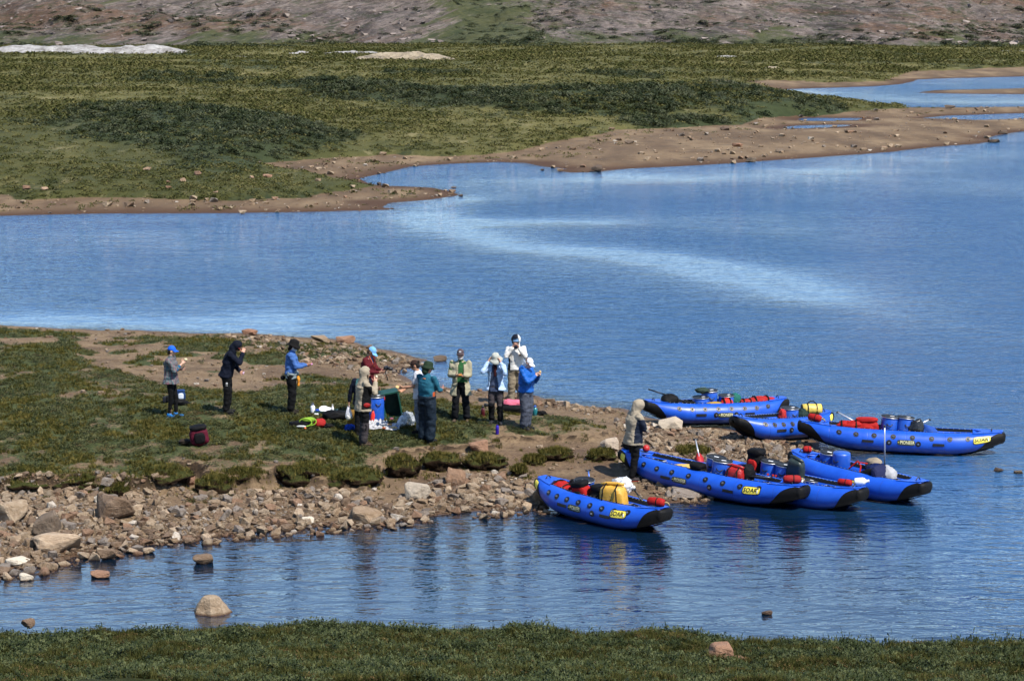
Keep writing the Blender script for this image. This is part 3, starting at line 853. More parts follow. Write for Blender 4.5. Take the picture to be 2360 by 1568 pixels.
# --- moss hummocks along the cut bank
def mat_hummock():
    t = NT('moss_and_peat')
    p = t.coord('World')
    nz = t.n('SeparateXYZ', {0: t.n('NewGeometry').outputs['Normal']}).outputs[2]
    n = t.noise(p, 16, 6, 0.75); m_ = t.noise(p, 5, 4, 0.7)
    moss = t.ramp(n, [(0.3, (0.016, 0.02, 0.006)), (0.55, (0.045, 0.048, 0.013)), (0.75, (0.10, 0.092, 0.028))])
    peat = t.ramp(n, [(0.3, (0.010, 0.006, 0.004)), (0.6, (0.032, 0.019, 0.010)), (0.8, (0.07, 0.045, 0.022))])
    f = t.smooth(t.math('ADD', nz, t.math('MULTIPLY', t.math('SUBTRACT', m_, 0.5), 1.3)), 0.2, 0.8)
    return t.pbr(t.mix(f, peat, moss), 1.0, t.bump(n, 1.0, 0.06), spec=0.1)
M_HUM = mat_hummock()
HUM = [  # centre x, foot y, width, height in photograph pixels, label
    (925, 1103, 84, 56, 'domed moss hummock at the left end of the row above the mud shelf'),
    (1015, 1088, 90, 50, 'shaggy round moss hummock, second in the row above the mud shelf'),
    (1116, 1086, 100, 42, 'long flat moss hummock below the dark red rock'),
    (1196, 1100, 34, 30, 'smallest round peat hummock behind the front boat'),
    (1232, 1072, 50, 24, 'small moss hummock right of the smallest peat hummock'),
    (1282, 1064, 76, 34, 'wide green moss hummock above the bow of the front boat'),
    (1386, 1064, 66, 30, 'low moss hummock left of the man beside the boats'),
    (806, 1128, 118, 48, 'broad overhanging moss hummock at the right end of the cut bank'),
    (700, 1124, 112, 62, 'tall moss hummock bulging from the cut bank below the picnic'),
    (560, 1122, 76, 46, 'moss hummock between the two gaps of the cut bank'),
    (490, 1122, 74, 52, 'moss hummock right of the round reddish boulder'),
    (370, 1128, 104, 50, 'moss hummock left of the round reddish boulder'),
    (262, 1120, 60, 34, 'small moss hummock in a dip of the cut bank at the left'),
    (166, 1130, 104, 42, 'long moss hummock near the left end of the cut bank'),
    (50, 1134, 128, 48, 'leftmost overhanging moss hummock of the cut bank'),
    (1600, 1072, 96, 30, 'flat brown moss patch on the shingle behind the big front boat'),
]
HPTS = []
for i, (hx, hy, hw, hh, lab) in enumerate(HUM):
    if i == 15: p = on_pen(1600, 1052)
    else: p = on_pen(hx, hy)
    s = pix_scale(p); w, h = hw / s, hh / s
    if 7 <= i <= 14: w, h = w * 1.2, h * 0.80
    else: w, h = w * 0.92, h * 0.9
    bm = bmesh.new(); bmesh.ops.create_icosphere(bm, subdivisions=4, radius=1.0)
    co = np.array([v.co for v in bm.verts])
    am = 1 + 0.40 * fbm(co[:, 0] * 1.5 + i * 3, co[:, 1] * 1.5, co[:, 2] * 1.5, 4) + 0.10 * fbm(co[:, 0] * 5 + i, co[:, 1] * 5, co[:, 2] * 5, 2)
    for v, a in zip(bm.verts, am):
        c = v.co.copy()
        k = 1.0 if c.z > -0.1 else 1 + 0.35 * (c.z + 0.1)
        v.co = Vector((c.x * a * w / 2 * k, c.y * a * w * 0.42 * k, (c.z * a * 0.60 + 0.34) * h * (1.0 if i != 15 else 0.6)))
    me = bpy.data.meshes.new('moss_hummock'); bm.to_mesh(me)
    for pl in me.polygons: pl.use_smooth = True
    dy = w * (0.44 if 7 <= i <= 14 else 0.40)
    o = link('moss_hummock', me, M_HUM, None, (p.x, p.y + dy, p.z - 0.02))
    tag(o, lab, 'moss')
    for f in bm.faces:
        if f.normal.z > 0.5 + 0.25 * math.sin(f.index * 12.9898):
            c = f.calc_center_median()
            for _ in range(1):
                HPTS.append((c.x + p.x + random.gauss(0, .02), c.y + p.y + dy + random.gauss(0, .02), c.z + p.z - 0.03))
    bm.free()
for (hx, hy, hw, hh, lab) in HUM:           # ragged fringe of tufts round each hummock
    p = on_pen(hx, hy); w = hw / pix_scale(p)
    for _ in range(70):
        ax, ay = p.x + random.gauss(0, w * .62), p.y + w * .4 + random.gauss(0, w * .40)
        HPTS.append((ax, ay, pen_z(ax, ay) - .01))
HPTS = np.array(HPTS)

# --- turf on the spit
rg = np.random.default_rng(5)
n = 260000
x = rg.uniform(-20, 8, n); y = rg.uniform(41, 67, n)
k = np.abs(x / y) < 0.285
x, y = x[k], y[k]
z, s_, t_, v = pen_lookup(x, y)
fine = fbm(x * 2.7, y * 1.7, 8.0, 3)
k = (v + 0.75 * fine + rg.uniform(-.15, .15, len(x)) > 0.56) & (s_ > 0.3) & (rg.uniform(0, 1, len(x)) < np.clip(70 / y - 0.75, 0.3, 1))
x, y, z, t_ = x[k], y[k], z[k], t_[k]
kind = fbm(x * 0.8, y * 0.6, 14.0, 3) + rg.uniform(-.35, .35, len(x))
for nm, un, sel_ in (('turf_grass', U_GRASS, kind > -0.02), ('dwarf_willow', U_WIL, (kind <= -0.02) & (kind > -0.62)), ('heath', U_DRY, kind <= -0.62)):
    put(nm, x[sel_], y[sel_], z[sel_], 0.65, 1.35, un, rg, None)
k = rg.uniform(0, 1, len(HPTS)) < 0.62
put('moss_tufts', HPTS[k, 0], HPTS[k, 1], HPTS[k, 2], 0.6, 1.6, U_GRASS, rg)

# --- foreground bank
n = 86000
x = rg.uniform(-9.4, 9.4, n); y = rg.uniform(24.2, 32.6, n)
z, u = bank_height(x, y)
kind = fbm(x * 0.9, y * 1.4, 2.0, 4) + rg.uniform(-.3, .3, n)
k = (u > -0.35) & (rg.uniform(0, 1, n) < 0.9)
a = k & (kind > 0.0)
put('bank_grass', x[a], y[a], z[a], 0.5, 1.45, U_FG_G, rg)
a = k & (kind <= 0.0)
put('bank_willow', x[a], y[a], z[a], 0.5, 1.5, U_FG_W, rg)
a = k & (kind > 0.25) & (rg.uniform(0, 1, n) < .25)
put('bank_heath', x[a], y[a], z[a] + .02, 0.7, 1.5, U_DRY, rg)
a = np.where((kind < -0.1) & (u > -0.25) & (u < 0.5) & (fbm(x * 0.6, y * 0.3, 5.0, 2) > 0.05))[0][::9]
put('bank_sprigs', x[a], y[a], z[a], 0.8, 1.2, U_FG_W, rg, tall=2.1)

# --- far shore thickets and tussocks
n = 150000
ang = rg.uniform(R(-17), R(17), n); r = 88 * (330 / 88) ** (rg.uniform(0, 1, n) ** 0.9)
x, y = r * np.sin(ang), r * np.cos(ang)
z, w_, g_, sh = far_lookup(ang, r)
k = (sh > 0.25 + rg.uniform(0, .6, n)) & (g_ > 0.5) & (rg.uniform(0, 1, n) < 0.26 * np.clip(0.75 + fbm(x * .12, y * .07, 5.5, 3), .15, 1.3))
sc_ = np.clip(r / 190, 0.75, 1.4)
sh_s = rg.uniform(0.35, 1.0, n) ** 1.2 * sc_ * np.clip(0.45 + 0.6 * sh, .4, 1.0)
pts = np.stack([x, y, z - 0.1], 1)[k]
scatter('willow_thicket', pts, np.repeat(sh_s[k][:, None], 3, 1) * np.array([1.25, 1.0, 0.75]), np.stack([np.zeros(k.sum()), np.zeros(k.sum()), rg.uniform(0, 6.3, k.sum())], 1), U_SHRUB, None)
n2 = 115000
ang2 = rg.uniform(R(-16.5), R(16.5), n2); r2 = 92 * (592 / 92) ** (rg.uniform(0, 1, n2) ** 0.8)
z2, w2_, g2, s2 = far_lookup(ang2, r2)
x2, y2 = r2 * np.sin(ang2), r2 * np.cos(ang2)
k = (g2 > 0.1) & (rg.uniform(0, 1, n2) < 0.16 + 0.62 * sstep(-0.1, 0.5, fbm(x2 * 0.045, y2 * 0.045, 7.7, 5)))
q = np.clip(r2[k] / 150, 0.6, 2.6)[:, None] * rg.uniform(0.5, 1.2, (k.sum(), 1)) * np.array([1.25, 1.0, 0.9])
scatter('meadow_tussocks', np.stack([x2, y2, z2 - 0.03], 1)[k], q, np.stack([np.zeros(k.sum()), np.zeros(k.sum()), rg.uniform(0, 6.3, k.sum())], 1), U_TUSS)

# --- rocks of the far shore
M_TANR = mat_stone('tan_stone', red=0.35)
FAR_R = [(1375, 396, 28, 16, 'D', 'dark square boulder at the water edge of the far beach'),
         (1731, 373, 24, 11, 'D', 'dark boulder at the water edge right of the square boulder'),
         (1797, 351, 22, 9, 'D', 'brown boulder lying up on the far beach'),
         (2037, 344, 14, 8, 'P', 'small yellowish stone on the far beach'),
         (455, 403, 20, 10, 'P', 'largest tan stone in the grass of the far shore'),
         (422, 418, 14, 9, 'P', 'tan stone in the grass below the largest tan stone'),
         (340, 391, 20, 7, 'P', 'flat tan stone in the grass left of the largest tan stone'),
         (103, 438, 18, 8, 'P', 'paired tan stone in the grass near the left sandy edge'),
         (60, 435, 22, 8, 'P', 'flat tan stone at the far left of the far meadow'),
         (580, 412, 12, 8, 'P', 'small tan stone in the grass towards the sandy cove'),
         (617, 408, 22, 7, 'R', 'flat reddish stone in the grass beside the sandy cove'),
         (388, 433, 14, 5, 'P', 'low pale stone in the middle of the far grass'),
         (496, 444, 14, 5, 'P', 'low tan stone just behind the sandy spit'),
         (388, 421, 10, 6, 'P', 'tiny pale stone above the low pale stone in the far grass'),
         (733, 417, 16, 7, 'G', 'grey stone where the far grass meets the cove'),
         (1062, 452, 12, 5, 'D', 'dark stone off the tip of the sandy spit'),
         (1046, 433, 14, 4, 'D', 'dark flat rock in the water beyond the sandy spit'),
         (930, 440, 14, 6, 'D', 'brown stone on the tip of the sandy spit'),
         (874, 427, 12, 8, 'D', 'upright dark stone at the root of the sandy spit'),
         (1250, 393, 10, 4, 'D', 'tiny dark stone in the shallows left of the square boulder'),
         (2190, 250, 26, 8, 'D', 'dark boulder on the bar below the far river'),
         (2310, 308, 22, 8, 'D', 'dark rock by the inlet at the right edge'),
         (2290, 328, 30, 8, 'D', 'row of dark rock in the inlet mouth'),
         (1450, 331, 24, 8, 'D', 'dark stone near the grass edge of the far beach'),
         (1670, 300, 22, 9, 'D', 'reddish dark stone in the middle of the far beach'),
         (1700, 338, 24, 9, 'R', 'brown cluster stone behind the dark beach boulder')]
for i, (bx, by, bw, bh, k, lab) in enumerate(FAR_R):
    zz = 0.3
    for _ in range(5):
        p = gp(bx, by, zz); zz = float(far_height(np.array([p.x]), np.array([p.y]))[0][0])
    p = gp(bx, by, max(zz, 0)); s = pix_scale(p); w, h = bw / s, bh / s
    me = rock_mesh('boulder', 900 + i, 14, 0.8, 0, 0); me.materials.append(M_TANR if k == 'P' else rk[k][0])
    tag(link('boulder', me, None, None, (p.x, p.y, p.z - 0.1 * h), (0, 0, random.uniform(-.3, .3)), (w, w * .8, h * 1.1)), lab, 'rock')
n = 15000
ang = rg.uniform(R(-15), R(15), n); r = 92 * (250 / 92) ** rg.uniform(0, 1, n)
x, y = r * np.sin(ang), r * np.cos(ang)
z, w_, g_, sh = far_lookup(ang, r)
k = (g_ < 0.4) & (w_ > -0.3) & (fbm(x * .15, y * .1, 3., 3) + rg.uniform(-.4, .4, n) > 0.0)
sc = (0.07 + 0.09 * rg.pareto(2.4, n))[k]; sc = np.minimum(sc, 0.38)
scatter('far_gravel', np.stack([x[k], y[k], np.maximum(z[k], -.02) - 0.04], 1), sc[:, None] * np.array([1.3, 1, .7]), np.stack([0 * sc, 0 * sc, rg.uniform(0, 6, len(sc))], 1), ROCKS[5])

k = (g_ < 0.1) & (g_ > -7) & (w_ > 0.8) & (fbm(x * .2, y * .14, 9., 3) + rg.uniform(-.3, .3, n) > 0.22)
put('beach_tufts', x[k], y[k], z[k] - .02, 0.35, 0.9, U_TUSS, rg)
# --- loose rock and low scrub on the hillside
hx_, hy_, hz_, hu, hv, hth, hr = (a_[1:-1, 1:-1].ravel() for a_ in HILL)
ok = np.where((hr < 1150) & (np.abs(hth) < R(15.5)))[0]
pr = rg.choice(ok, 9000)
jx, jy = rg.normal(0, 1.2, 9000), rg.normal(0, 1.2, 9000)
sz_ = np.minimum(0.3 + 0.3 * rg.pareto(2.0, 9000), 1.5)
kk = (hu[pr] > 3) & (hv[pr] + fbm(hx_[pr] * .03, hy_[pr] * .02, 2., 3) * .4 < 0.42)
tq = NT('hill_rock')
HROCK = ROCKS[2].copy(); HROCK.materials.clear()
HROCK.materials.append(tq.pbr(tq.ramp(tq.n('ObjectInfo').outputs['Random'], [(0.0, (0.09, 0.075, 0.07)), (0.4, (0.17, 0.14, 0.125)), (0.8, (0.26, 0.215, 0.185))]), 0.95, spec=0.1))
scatter('hill_rubble', np.stack([hx_[pr] + jx, hy_[pr] + jy, hz_[pr] - .25], 1)[kk], sz_[kk][:, None] * np.array([1.6, 1.2, .55]), np.stack([rg.uniform(-.2, .2, kk.sum()), rg.uniform(-.2, .2, kk.sum()), rg.uniform(0, 6.3, kk.sum())], 1), HROCK)
pr = rg.choice(ok, 9000)
kk = (hv[pr] + fbm(hx_[pr] * .025, hy_[pr] * .02, 6., 4) * .75 > 0.42)
q = rg.uniform(.7, 2.2, (kk.sum(), 1)) * np.array([1.8, 1.2, .55])
scatter('hill_scrub', np.stack([hx_[pr] + jx, hy_[pr] + jy, hz_[pr] - .35], 1)[kk], q, np.stack([0 * q[:, 0], 0 * q[:, 0], rg.uniform(0, 6.3, kk.sum())], 1), U_SHRUB)

# --- pale rock outcrops at the foot of the hills
def mat_outcrop(name, c1, c2):
    t = NT(name)
    p = t.coord('World', (1, 0.5, 2.5))
    n = t.noise(p, 0.5, 7, 0.8, 0.6)
    return t.pbr(t.ramp(n, [(0.36, (0.12, 0.105, 0.09)), (0.48, c1), (0.64, c2)]), 0.9, t.bump(n, 0.9, 0.7), spec=0.15)
M_OUT = mat_outcrop('pale_outcrop', (0.27, 0.255, 0.24), (0.46, 0.445, 0.42))
M_OUTT = mat_outcrop('tan_outcrop', (0.27, 0.22, 0.15), (0.42, 0.35, 0.25))
for i, (x0, x1, yb, hgt, tan, lab) in enumerate([
        (-120, 330, 124, 26, 0, 'long pale grey rock outcrop at the left foot of the hills'),
        (150, 450, 122, 24, 0, 'highest whitish rock outcrop at the left foot of the hills'),
        (488, 592, 134, 11, 0, 'small pale ledge right of the highest whitish outcrop'),
        (655, 725, 124, 11, 0, 'small white rock outcrop before the central hill foot'),
        (720, 905, 126, 14, 0, 'white rock outcrop before the grassy centre of the hill foot'),
        (800, 1062, 136, 24, 1, 'long tan and white outcrop sloping down to the right at the hill foot'),
        (1640, 1725, 131, 8, 0, 'small white outcrop at the foot of the right hill'),
        (1745, 1842, 158, 10, 1, 'sandy yellow scar in the far meadow'),
        (2230, 2420, 119, 6, 0, 'thin white ledge at the right edge of the hill foot'),
        (1615, 1740, 198, 22, 1, 'sandy eroded cut bank above the far river')]):
    zz = 0.9
    p = gp((x0 + x1) / 2, yb, zz)
    if i != 9: zz = float(far_height(np.array([p.x]), np.array([p.y]))[0][0]); p = gp((x0 + x1) / 2, yb, zz)
    s = pix_scale(p); w, h = (x1 - x0) / s, hgt / s
    nu, nv = 90, 26
    uu, vv = np.meshgrid(np.linspace(-1, 1, nu), np.linspace(-1, 1, nv))
    prof = np.clip(1 - np.abs(uu) ** 2.2, 0, 1) * (0.75 + 0.42 * fbm(uu * 1.3 + i * 5, vv * 0.5, i, 3))
    zz_ = h * prof * np.clip(1 - np.abs(vv) ** 2, 0, 1) ** 0.7 * (1 + 0.14 * fbm(uu * 7 + i, vv * 3, 2.0, 4)) - 0.3
    dep = max(w * 0.22, 2.0) if i != 9 else 3.0
    me = grid_mesh('rock_outcrop', uu * w / 2, vv * dep, zz_)
    tag(link('rock_outcrop', me, M_OUTT if tan else M_OUT, None, (p.x, p.y + dep * 0.7, p.z)), lab, 'rock outcrop')
TMP = bpy.data.scenes.new('workbench')          # scratch scene for evaluating modifiers, removed at the end
# ================================================================= simple materials for made things
_mc = {}
def fabric(col, rough=0.8, wr=0.5, sc=14.0, spec=0.15):
    key = ('fab', col, rough, wr, sc)
    if key not in _mc:
        t = NT('fabric')
        o = t.coord('Object')
        n = t.noise(o, sc, 4, 0.6, 0.6); f = t.noise(o, sc * 0.35, 3, 0.6)
        c = t.mix(t.math('MULTIPLY', t.smooth(f, 0.3, 0.75), 0.35), t.mix(1.0, col, (0.7, 0.7, 0.7), 'MULTIPLY'), col)
        _mc[key] = t.pbr(c, rough, t.bump(t.math('ADD', n, t.math('MULTIPLY', f, 1.5)), wr, 0.02), spec=spec)
    return _mc[key]
def plastic(col, rough=0.35, metal=0.0, scuff=0.25):
    if max(col) < 0.03: scuff = 0.03
    key = ('pl', col, rough, metal)
    if key not in _mc:
        t = NT('metal' if metal else 'plastic')
        o = t.coord('Object')
        n = t.noise(o, 6, 5, 0.7)
        c = t.mix(t.math('MULTIPLY', t.smooth(n, 0.5, 0.75), scuff), col, tuple(0.6 * k + 0.12 for k in col))
        _mc[key] = t.pbr(c, t.smooth(n, 0.2, 0.8, max(rough - 0.08, 0.05), rough + 0.15), metal=metal)
    return _mc[key]
def clear_plastic(col=(0.9, 0.92, 0.95), alpha=0.55):
    key = ('clr', col, alpha)
    if key not in _mc:
        t = NT('thin_clear_plastic')
        n = t.noise(t.coord('Object'), 18, 4, 0.6, 1.0)
        nr = t.bump(n, 1.0, 0.03)
        d = t.n('BsdfPrincipled', {'Base Color': col, 'Roughness': 0.25, 'Normal': nr}).outputs[0]
        tr = t.n('BsdfTransparent').outputs[0]
        _mc[key] = t.surf(t.n('MixShader', {0: t.smooth(n, 0.3, 0.7, alpha - .2, min(alpha + .25, 1)), 1: tr, 2: d}).outputs[0])
    return _mc[key]
BLACK = (0.005, 0.005, 0.006); RED = (0.40, 0.014, 0.012); YEL = (0.72, 0.40, 0.05); NAVY = (0.008, 0.013, 0.035)
SILVER = plastic((0.55, 0.55, 0.56), 0.3, 0.9); M_BLK = plastic((0.006, 0.006, 0.007), 0.4, 0.0, 0.05); M_ROPE = fabric((0.55, 0.42, 0.2), 0.9)

def mat_tube():
    t = NT('blue_boat_fabric')
    o = t.coord('Object')
    n = t.noise(o, 2.2, 5, 0.6); f = t.noise(o, 26, 3, 0.7)
    c = t.mix(t.smooth(n, 0.3, 0.7), (0.006, 0.062, 0.42), (0.009, 0.083, 0.51))
    c = t.mix(t.math('MULTIPLY', t.smooth(f, 0.66, 0.74), 0.35), c, (0.12, 0.22, 0.55))
    xyz = t.n('SeparateXYZ', {0: o})
    seam = t.math('ABSOLUTE', t.math('SUBTRACT', t.math('FRACT', t.math('ADD', t.math('MULTIPLY', xyz.outputs[0], 1.15), 0.37)), 0.5))
    sm = t.smooth(seam, 0.012, 0.004)
    c = t.mix(t.math('MULTIPLY', sm, 0.45), c, (0.004, 0.035, 0.26))
    d_ = t.noise(t.coord('Object', (1.0, 1.0, 3.0)), 3.5, 5, 0.7)
    mud = t.math('MULTIPLY', t.smooth(t.math('ADD', xyz.outputs[2], t.math('MULTIPLY', t.math('SUBTRACT', d_, 0.5), 0.22)), 0.20, 0.06), 0.5)
    c = t.mix(mud, c, (0.03, 0.035, 0.05))
    s2 = t.noise(t.coord('Object', (2.0, 8.0, 8.0)), 6.0, 3, 0.7)
    c = t.mix(t.math('MULTIPLY', t.smooth(s2, 0.68, 0.76), 0.35), c, (0.2, 0.28, 0.5))
    hgt = t.math('SUBTRACT', t.math('MULTIPLY', n, 0.6), t.math('MULTIPLY', sm, 0.5))
    return t.pbr(c, t.smooth(n, 0.3, 0.7, 0.32, 0.48), t.bump(hgt, 0.35, 0.025), spec=0.45)
M_TUBE = mat_tube()
M_SKIN = fabric((0.0045, 0.0045, 0.005), 0.6, 0.6, 9.0, 0.15)
M_FLOOR = fabric((0.012, 0.018, 0.05), 0.7, 0.3)
M_YPATCH = plastic((0.75, 0.62, 0.07), 0.45, scuff=0.1)
M_GREY = plastic((0.33, 0.33, 0.34), 0.4, 0.3)

def text_mesh(body, size, bold=0.0):
    cu = bpy.data.curves.new('lettering', 'FONT')
    cu.body = body; cu.size = size; cu.align_x = 'CENTER'; cu.align_y = 'CENTER'; cu.offset = bold; cu.resolution_u = 2
    o = bpy.data.objects.new('lettering', cu); TMP.collection.objects.link(o)
    TMP.view_layers[0].update(); dg = TMP.view_layers[0].depsgraph
    me = bpy.data.meshes.new_from_object(o.evaluated_get(dg))
    bpy.data.objects.remove(o, do_unlink=True)
    bm = bmesh.new(); bm.from_mesh(me)
    bmesh.ops.triangulate(bm, faces=bm.faces)
    for _ in range(2):
        ed = [e for e in bm.edges if e.calc_length() > size * 0.22]
        bmesh.ops.subdivide_edges(bm, edges=ed, cuts=1)
        bmesh.ops.triangulate(bm, faces=bm.faces)
    bm.to_mesh(me); bm.free()
    return me
TXT = {}

class Boat:
    """inflatable canoe; local x runs to the right end, -y is the side that faces the camera, z = 0 is the keel"""
    def __init__(self, L, beam=1.0, tube=0.20):
        self.a = L / 2; self.yc0 = beam / 2 - tube; self.r0 = tube
    def r(self, t): return self.r0 - (self.r0 - 0.13) * np.clip((abs(t) - .5) / .5, 0, 1) ** 1.5
    def yc(self, t): return 0.085 + (self.yc0 - 0.085) * (1 - np.clip((abs(t) - .15) / .85, 0, 1) ** 2.3)
    def zc(self, t): return self.r0 + 0.175 * np.clip((abs(t) - .40) / .60, 0, 1) ** 1.9
    def pt(self, t, phi, off=0.0, side=-1):
        """point on a side tube; phi 0 = outermost, 90 = top"""
        r = self.r(t) + off
        return Vector((self.a * t * (1 + 0 * phi), side * (self.yc(t) + r * math.cos(phi)), self.zc(t) + r * math.sin(phi)))
    def shell(self, t0, t1, nt, phi0, phi1, nphi, off, side, cap=False):
        V, F = [], []
        for i in range(nt + 1):
            t = t0 + (t1 - t0) * i / nt
            a, b = (phi0(t) if callable(phi0) else phi0), (phi1(t) if callable(phi1) else phi1)
            for j in range(nphi + 1):
                V.append(self.pt(t, a + (b - a) * j / nphi, off, side))
        for i in range(nt):
            for j in range(nphi):
                q = (i * (nphi + 1) + j, (i + 1) * (nphi + 1) + j, (i + 1) * (nphi + 1) + j + 1, i * (nphi + 1) + j + 1)
                F.append(q if side < 0 else q[::-1])
        return V, F

def pyd(name, V, F, smooth=True):
    me = bpy.data.meshes.new(name); me.from_pydata([tuple(v) for v in V], [], F)
    if smooth: me.polygons.foreach_set('use_smooth', np.ones(len(me.polygons), bool))
    return me
def merge(parts):
    V, F = [], []
    for v, f in parts:
        k = len(V); V += list(v); F += [tuple(i + k for i in q) for q in f]
    return V, F
def tube_path(pts, r, n=8, caps=True):
    """swept tube along points; r a number or one per point"""
    pts = [Vector(p) for p in pts]
    V, F = [], []
    up = Vector((0, 0, 1))
    for i, p in enumerate(pts):
        d = (pts[min(i + 1, len(pts) - 1)] - pts[max(i - 1, 0)]).normalized()
        a = d.cross(up)
        if a.length < 1e-3: a = d.cross(Vector((1, 0, 0)))
        a.normalize(); b = d.cross(a)
        ri = r[i] if hasattr(r, '__len__') else r
        for k in range(n):
            th_ = 2 * math.pi * k / n
            V.append(p + a * ri * math.cos(th_) + b * ri * math.sin(th_))
    for i in range(len(pts) - 1):
        for k in range(n):
            F.append((i * n + k, i * n + (k + 1) % n, (i + 1) * n + (k + 1) % n, (i + 1) * n + k))
    if caps:
        F.append(tuple(range(n))[::-1]); F.append(tuple(range((len(pts) - 1) * n, len(pts) * n)))
    return V, F
def boxv(c, s, rz=0.0):
    V = []
    for dx in (-.5, .5):
        for dy in (-.5, .5):
            for dz in (-.5, .5):
                x, y = dx * s[0], dy * s[1]
                V.append((c[0] + x * math.cos(rz) - y * math.sin(rz), c[1] + x * math.sin(rz) + y * math.cos(rz), c[2] + dz * s[2]))
    F = [(0, 1, 3, 2), (4, 6, 7, 5), (0, 4, 5, 1), (2, 3, 7, 6), (0, 2, 6, 4), (1, 5, 7, 3)]
    return V, F

def make_boat(lab, left, right, zl, zr, beam=1.0, tube=0.20, valves=True, soar=None, pioneer=None, tips=(), thwarts=(), sink=0.05):
    """left / right: photograph pixels of the two tips"""
    p0, p1 = gp(*left, zl), gp(*right, zr)
    d = p1 - p0
    L = math.hypot(d.x, d.y)
    B = Boat(L, beam, tube)
    root = empty('inflatable_canoe', ((p0.x + p1.x) / 2, (p0.y + p1.y) / 2, -sink + max(0, (zl + zr) / 2 - 0.5) * 0.9),
                 (0, -math.atan2(zr - zl, L), math.atan2(d.y, d.x)))
    tag(root, lab, 'canoe', 'blue inflatable canoes at the water edge')
    PI = math.pi
    for side in (-1, 1):
        V, F = B.shell(-1, 1, 64, -PI, PI, 28, 0, side)
        n = 29
        for e, t in ((0, -1), (64, 1)):
            c = Vector((B.a * t + math.copysign(0.05, t), side * B.yc(t), B.zc(t)))
            k = len(V); V.append(c)
            for j in range(28):
                q = (e * n + j, e * n + j + 1, k)
                F.append(q if (t < 0) == (side < 0) else q[::-1])
        link('side_tube', pyd('side_tube', V, F), M_TUBE, root)
        # black lacing strip along the inner edge
        V, F = B.shell(-0.72, 0.72, 40, R(98), R(128), 3, 0.005, side)
        st = link('lacing_strip', pyd('lacing_strip', V, F), M_SKIN, root)
        riv = []
        for i in range(26):
            t = -0.7 + 1.4 * i / 25
            c = B.pt(t, R(104), 0.011, side); riv.append(boxv(c, (0.022, 0.022, 0.012)))
        tag(link('rivets', pyd('rivets', *merge(riv), smooth=False), SILVER, st), kind='stuff')
        if valves:
            for t, ph in [(x, 36) for x in (-0.62, -0.45, -0.27, -0.08, 0.11, 0.30, 0.48, 0.66)] + [(x, 2) for x in (-0.12, 0.17)]:
                V, F = [B.pt(t, R(ph), 0.008, side)], []
                for k in range(16):
                    an = 2 * PI * k / 16
                    V.append(B.pt(t + 0.062 * math.cos(an) / B.a, R(ph) + 0.062 * math.sin(an) / B.r(t), 0.006, side))
                for k in range(16):
                    q = (0, 1 + k, 1 + (k + 1) % 16); F.append(q if side < 0 else q[::-1])
                pv = link('anchor_patch', pyd('anchor_patch', V, F), M_BLK, root)
                c = B.pt(t, R(ph), 0.018, side)
                link('ring', pyd('ring', *boxv(c, (0.035, 0.02, 0.03)), smooth=False), SILVER, pv)
            for t in (-0.33, 0.37):
                V, F = B.shell(t - 0.13 / B.a, t + 0.13 / B.a, 8, R(-4), R(10), 2, 0.012, side)
                link('grab_strap', pyd('grab_strap', V, F), M_BLK, root)
    # floor
    V, F = [], []
    for i in range(41):
        t = -0.93 + 1.86 * i / 40
        z = B.zc(t) - B.r(t)
        for y in (-1, -.5, 0, .5, 1):
            V.append((B.a * t, y * B.yc(t), z + 0.06 + (0.02 if abs(y) < 0.9 else 0)))
    F = [(i * 5 + j, (i + 1) * 5 + j, (i + 1) * 5 + j + 1, i * 5 + j + 1) for i in range(40) for j in range(4)]
    k = len(V); V += [(v[0], v[1], v[2] - 0.10) for v in V]
    F += [tuple(q + k for q in f[::-1]) for f in F]
    link('floor', pyd('floor', V, F), M_FLOOR, root)
    # ends: black wrap below, blue deck above
    for sg in (-1, 1):
        parts = []
        for side in (-1, 1):
            hi = lambda t: R(-95 + 150 * float(sstep(0.66, 0.96, abs(t)))) + R(14) * math.sin(t * 60)*0.15
            V, F = B.shell(sg * 0.64, sg * 1.0, 20, R(-125), hi, 10, 0.009, side)
            if sg < 0: F = [f[::-1] for f in F]
            parts.append((V, F))
        V, F = [], []                                     # web between the tubes below
        for i in range(13):
            t = sg * (0.62 + 0.40 * i / 12)
            tt = min(abs(t), 1.0)
            z = B.zc(tt) - B.r(tt) - 0.006
            for y in (-1, 0, 1): V.append((B.a * t, y * B.yc(tt), z))
        F = [(i * 3 + j, (i + 1) * 3 + j, (i + 1) * 3 + j + 1, i * 3 + j + 1) for i in range(12) for j in range(2)]
        parts.append((V, F))
        # snub nose closing the end: one rounded shape over both tubes
        V, F = [], []
        r1, y1, z1 = B.r(1) + 0.012, B.yc(1), B.zc(1)
        outl = [(-y1 + r1 * math.cos(a), r1 * math.sin(a)) for a in np.linspace(R(128), R(270), 9)] + [(y1 + r1 * math.cos(a), r1 * math.sin(a)) for a in np.linspace(R(270), R(412), 9)]
        rings = ((-0.10, 1.0), (0.0, 1.0), (0.05, 0.90), (0.085, 0.62), (0.095, 0.25))
        for dx_, sc_ in rings:
            for (yy, zz) in outl: V.append((sg * (B.a + dx_), yy * sc_, z1 + zz * sc_ + (1 - sc_) * 0.02))
        no_ = len(outl)
        for i in range(len(rings) - 1):
            for j in range(no_):
                q = (i * no_ + j, i * no_ + (j + 1) % no_, (i + 1) * no_ + (j + 1) % no_, (i + 1) * no_ + j)
                if not (i == 0 and j == no_ - 1): F.append(q if sg > 0 else q[::-1])
        F.append(tuple(range((len(rings) - 1) * no_, len(rings) * no_)))
        parts.append((V, F))
        link('end_wrap', pyd('end_wrap', *merge(parts)), M_SKIN, root)
        V, F = [], []
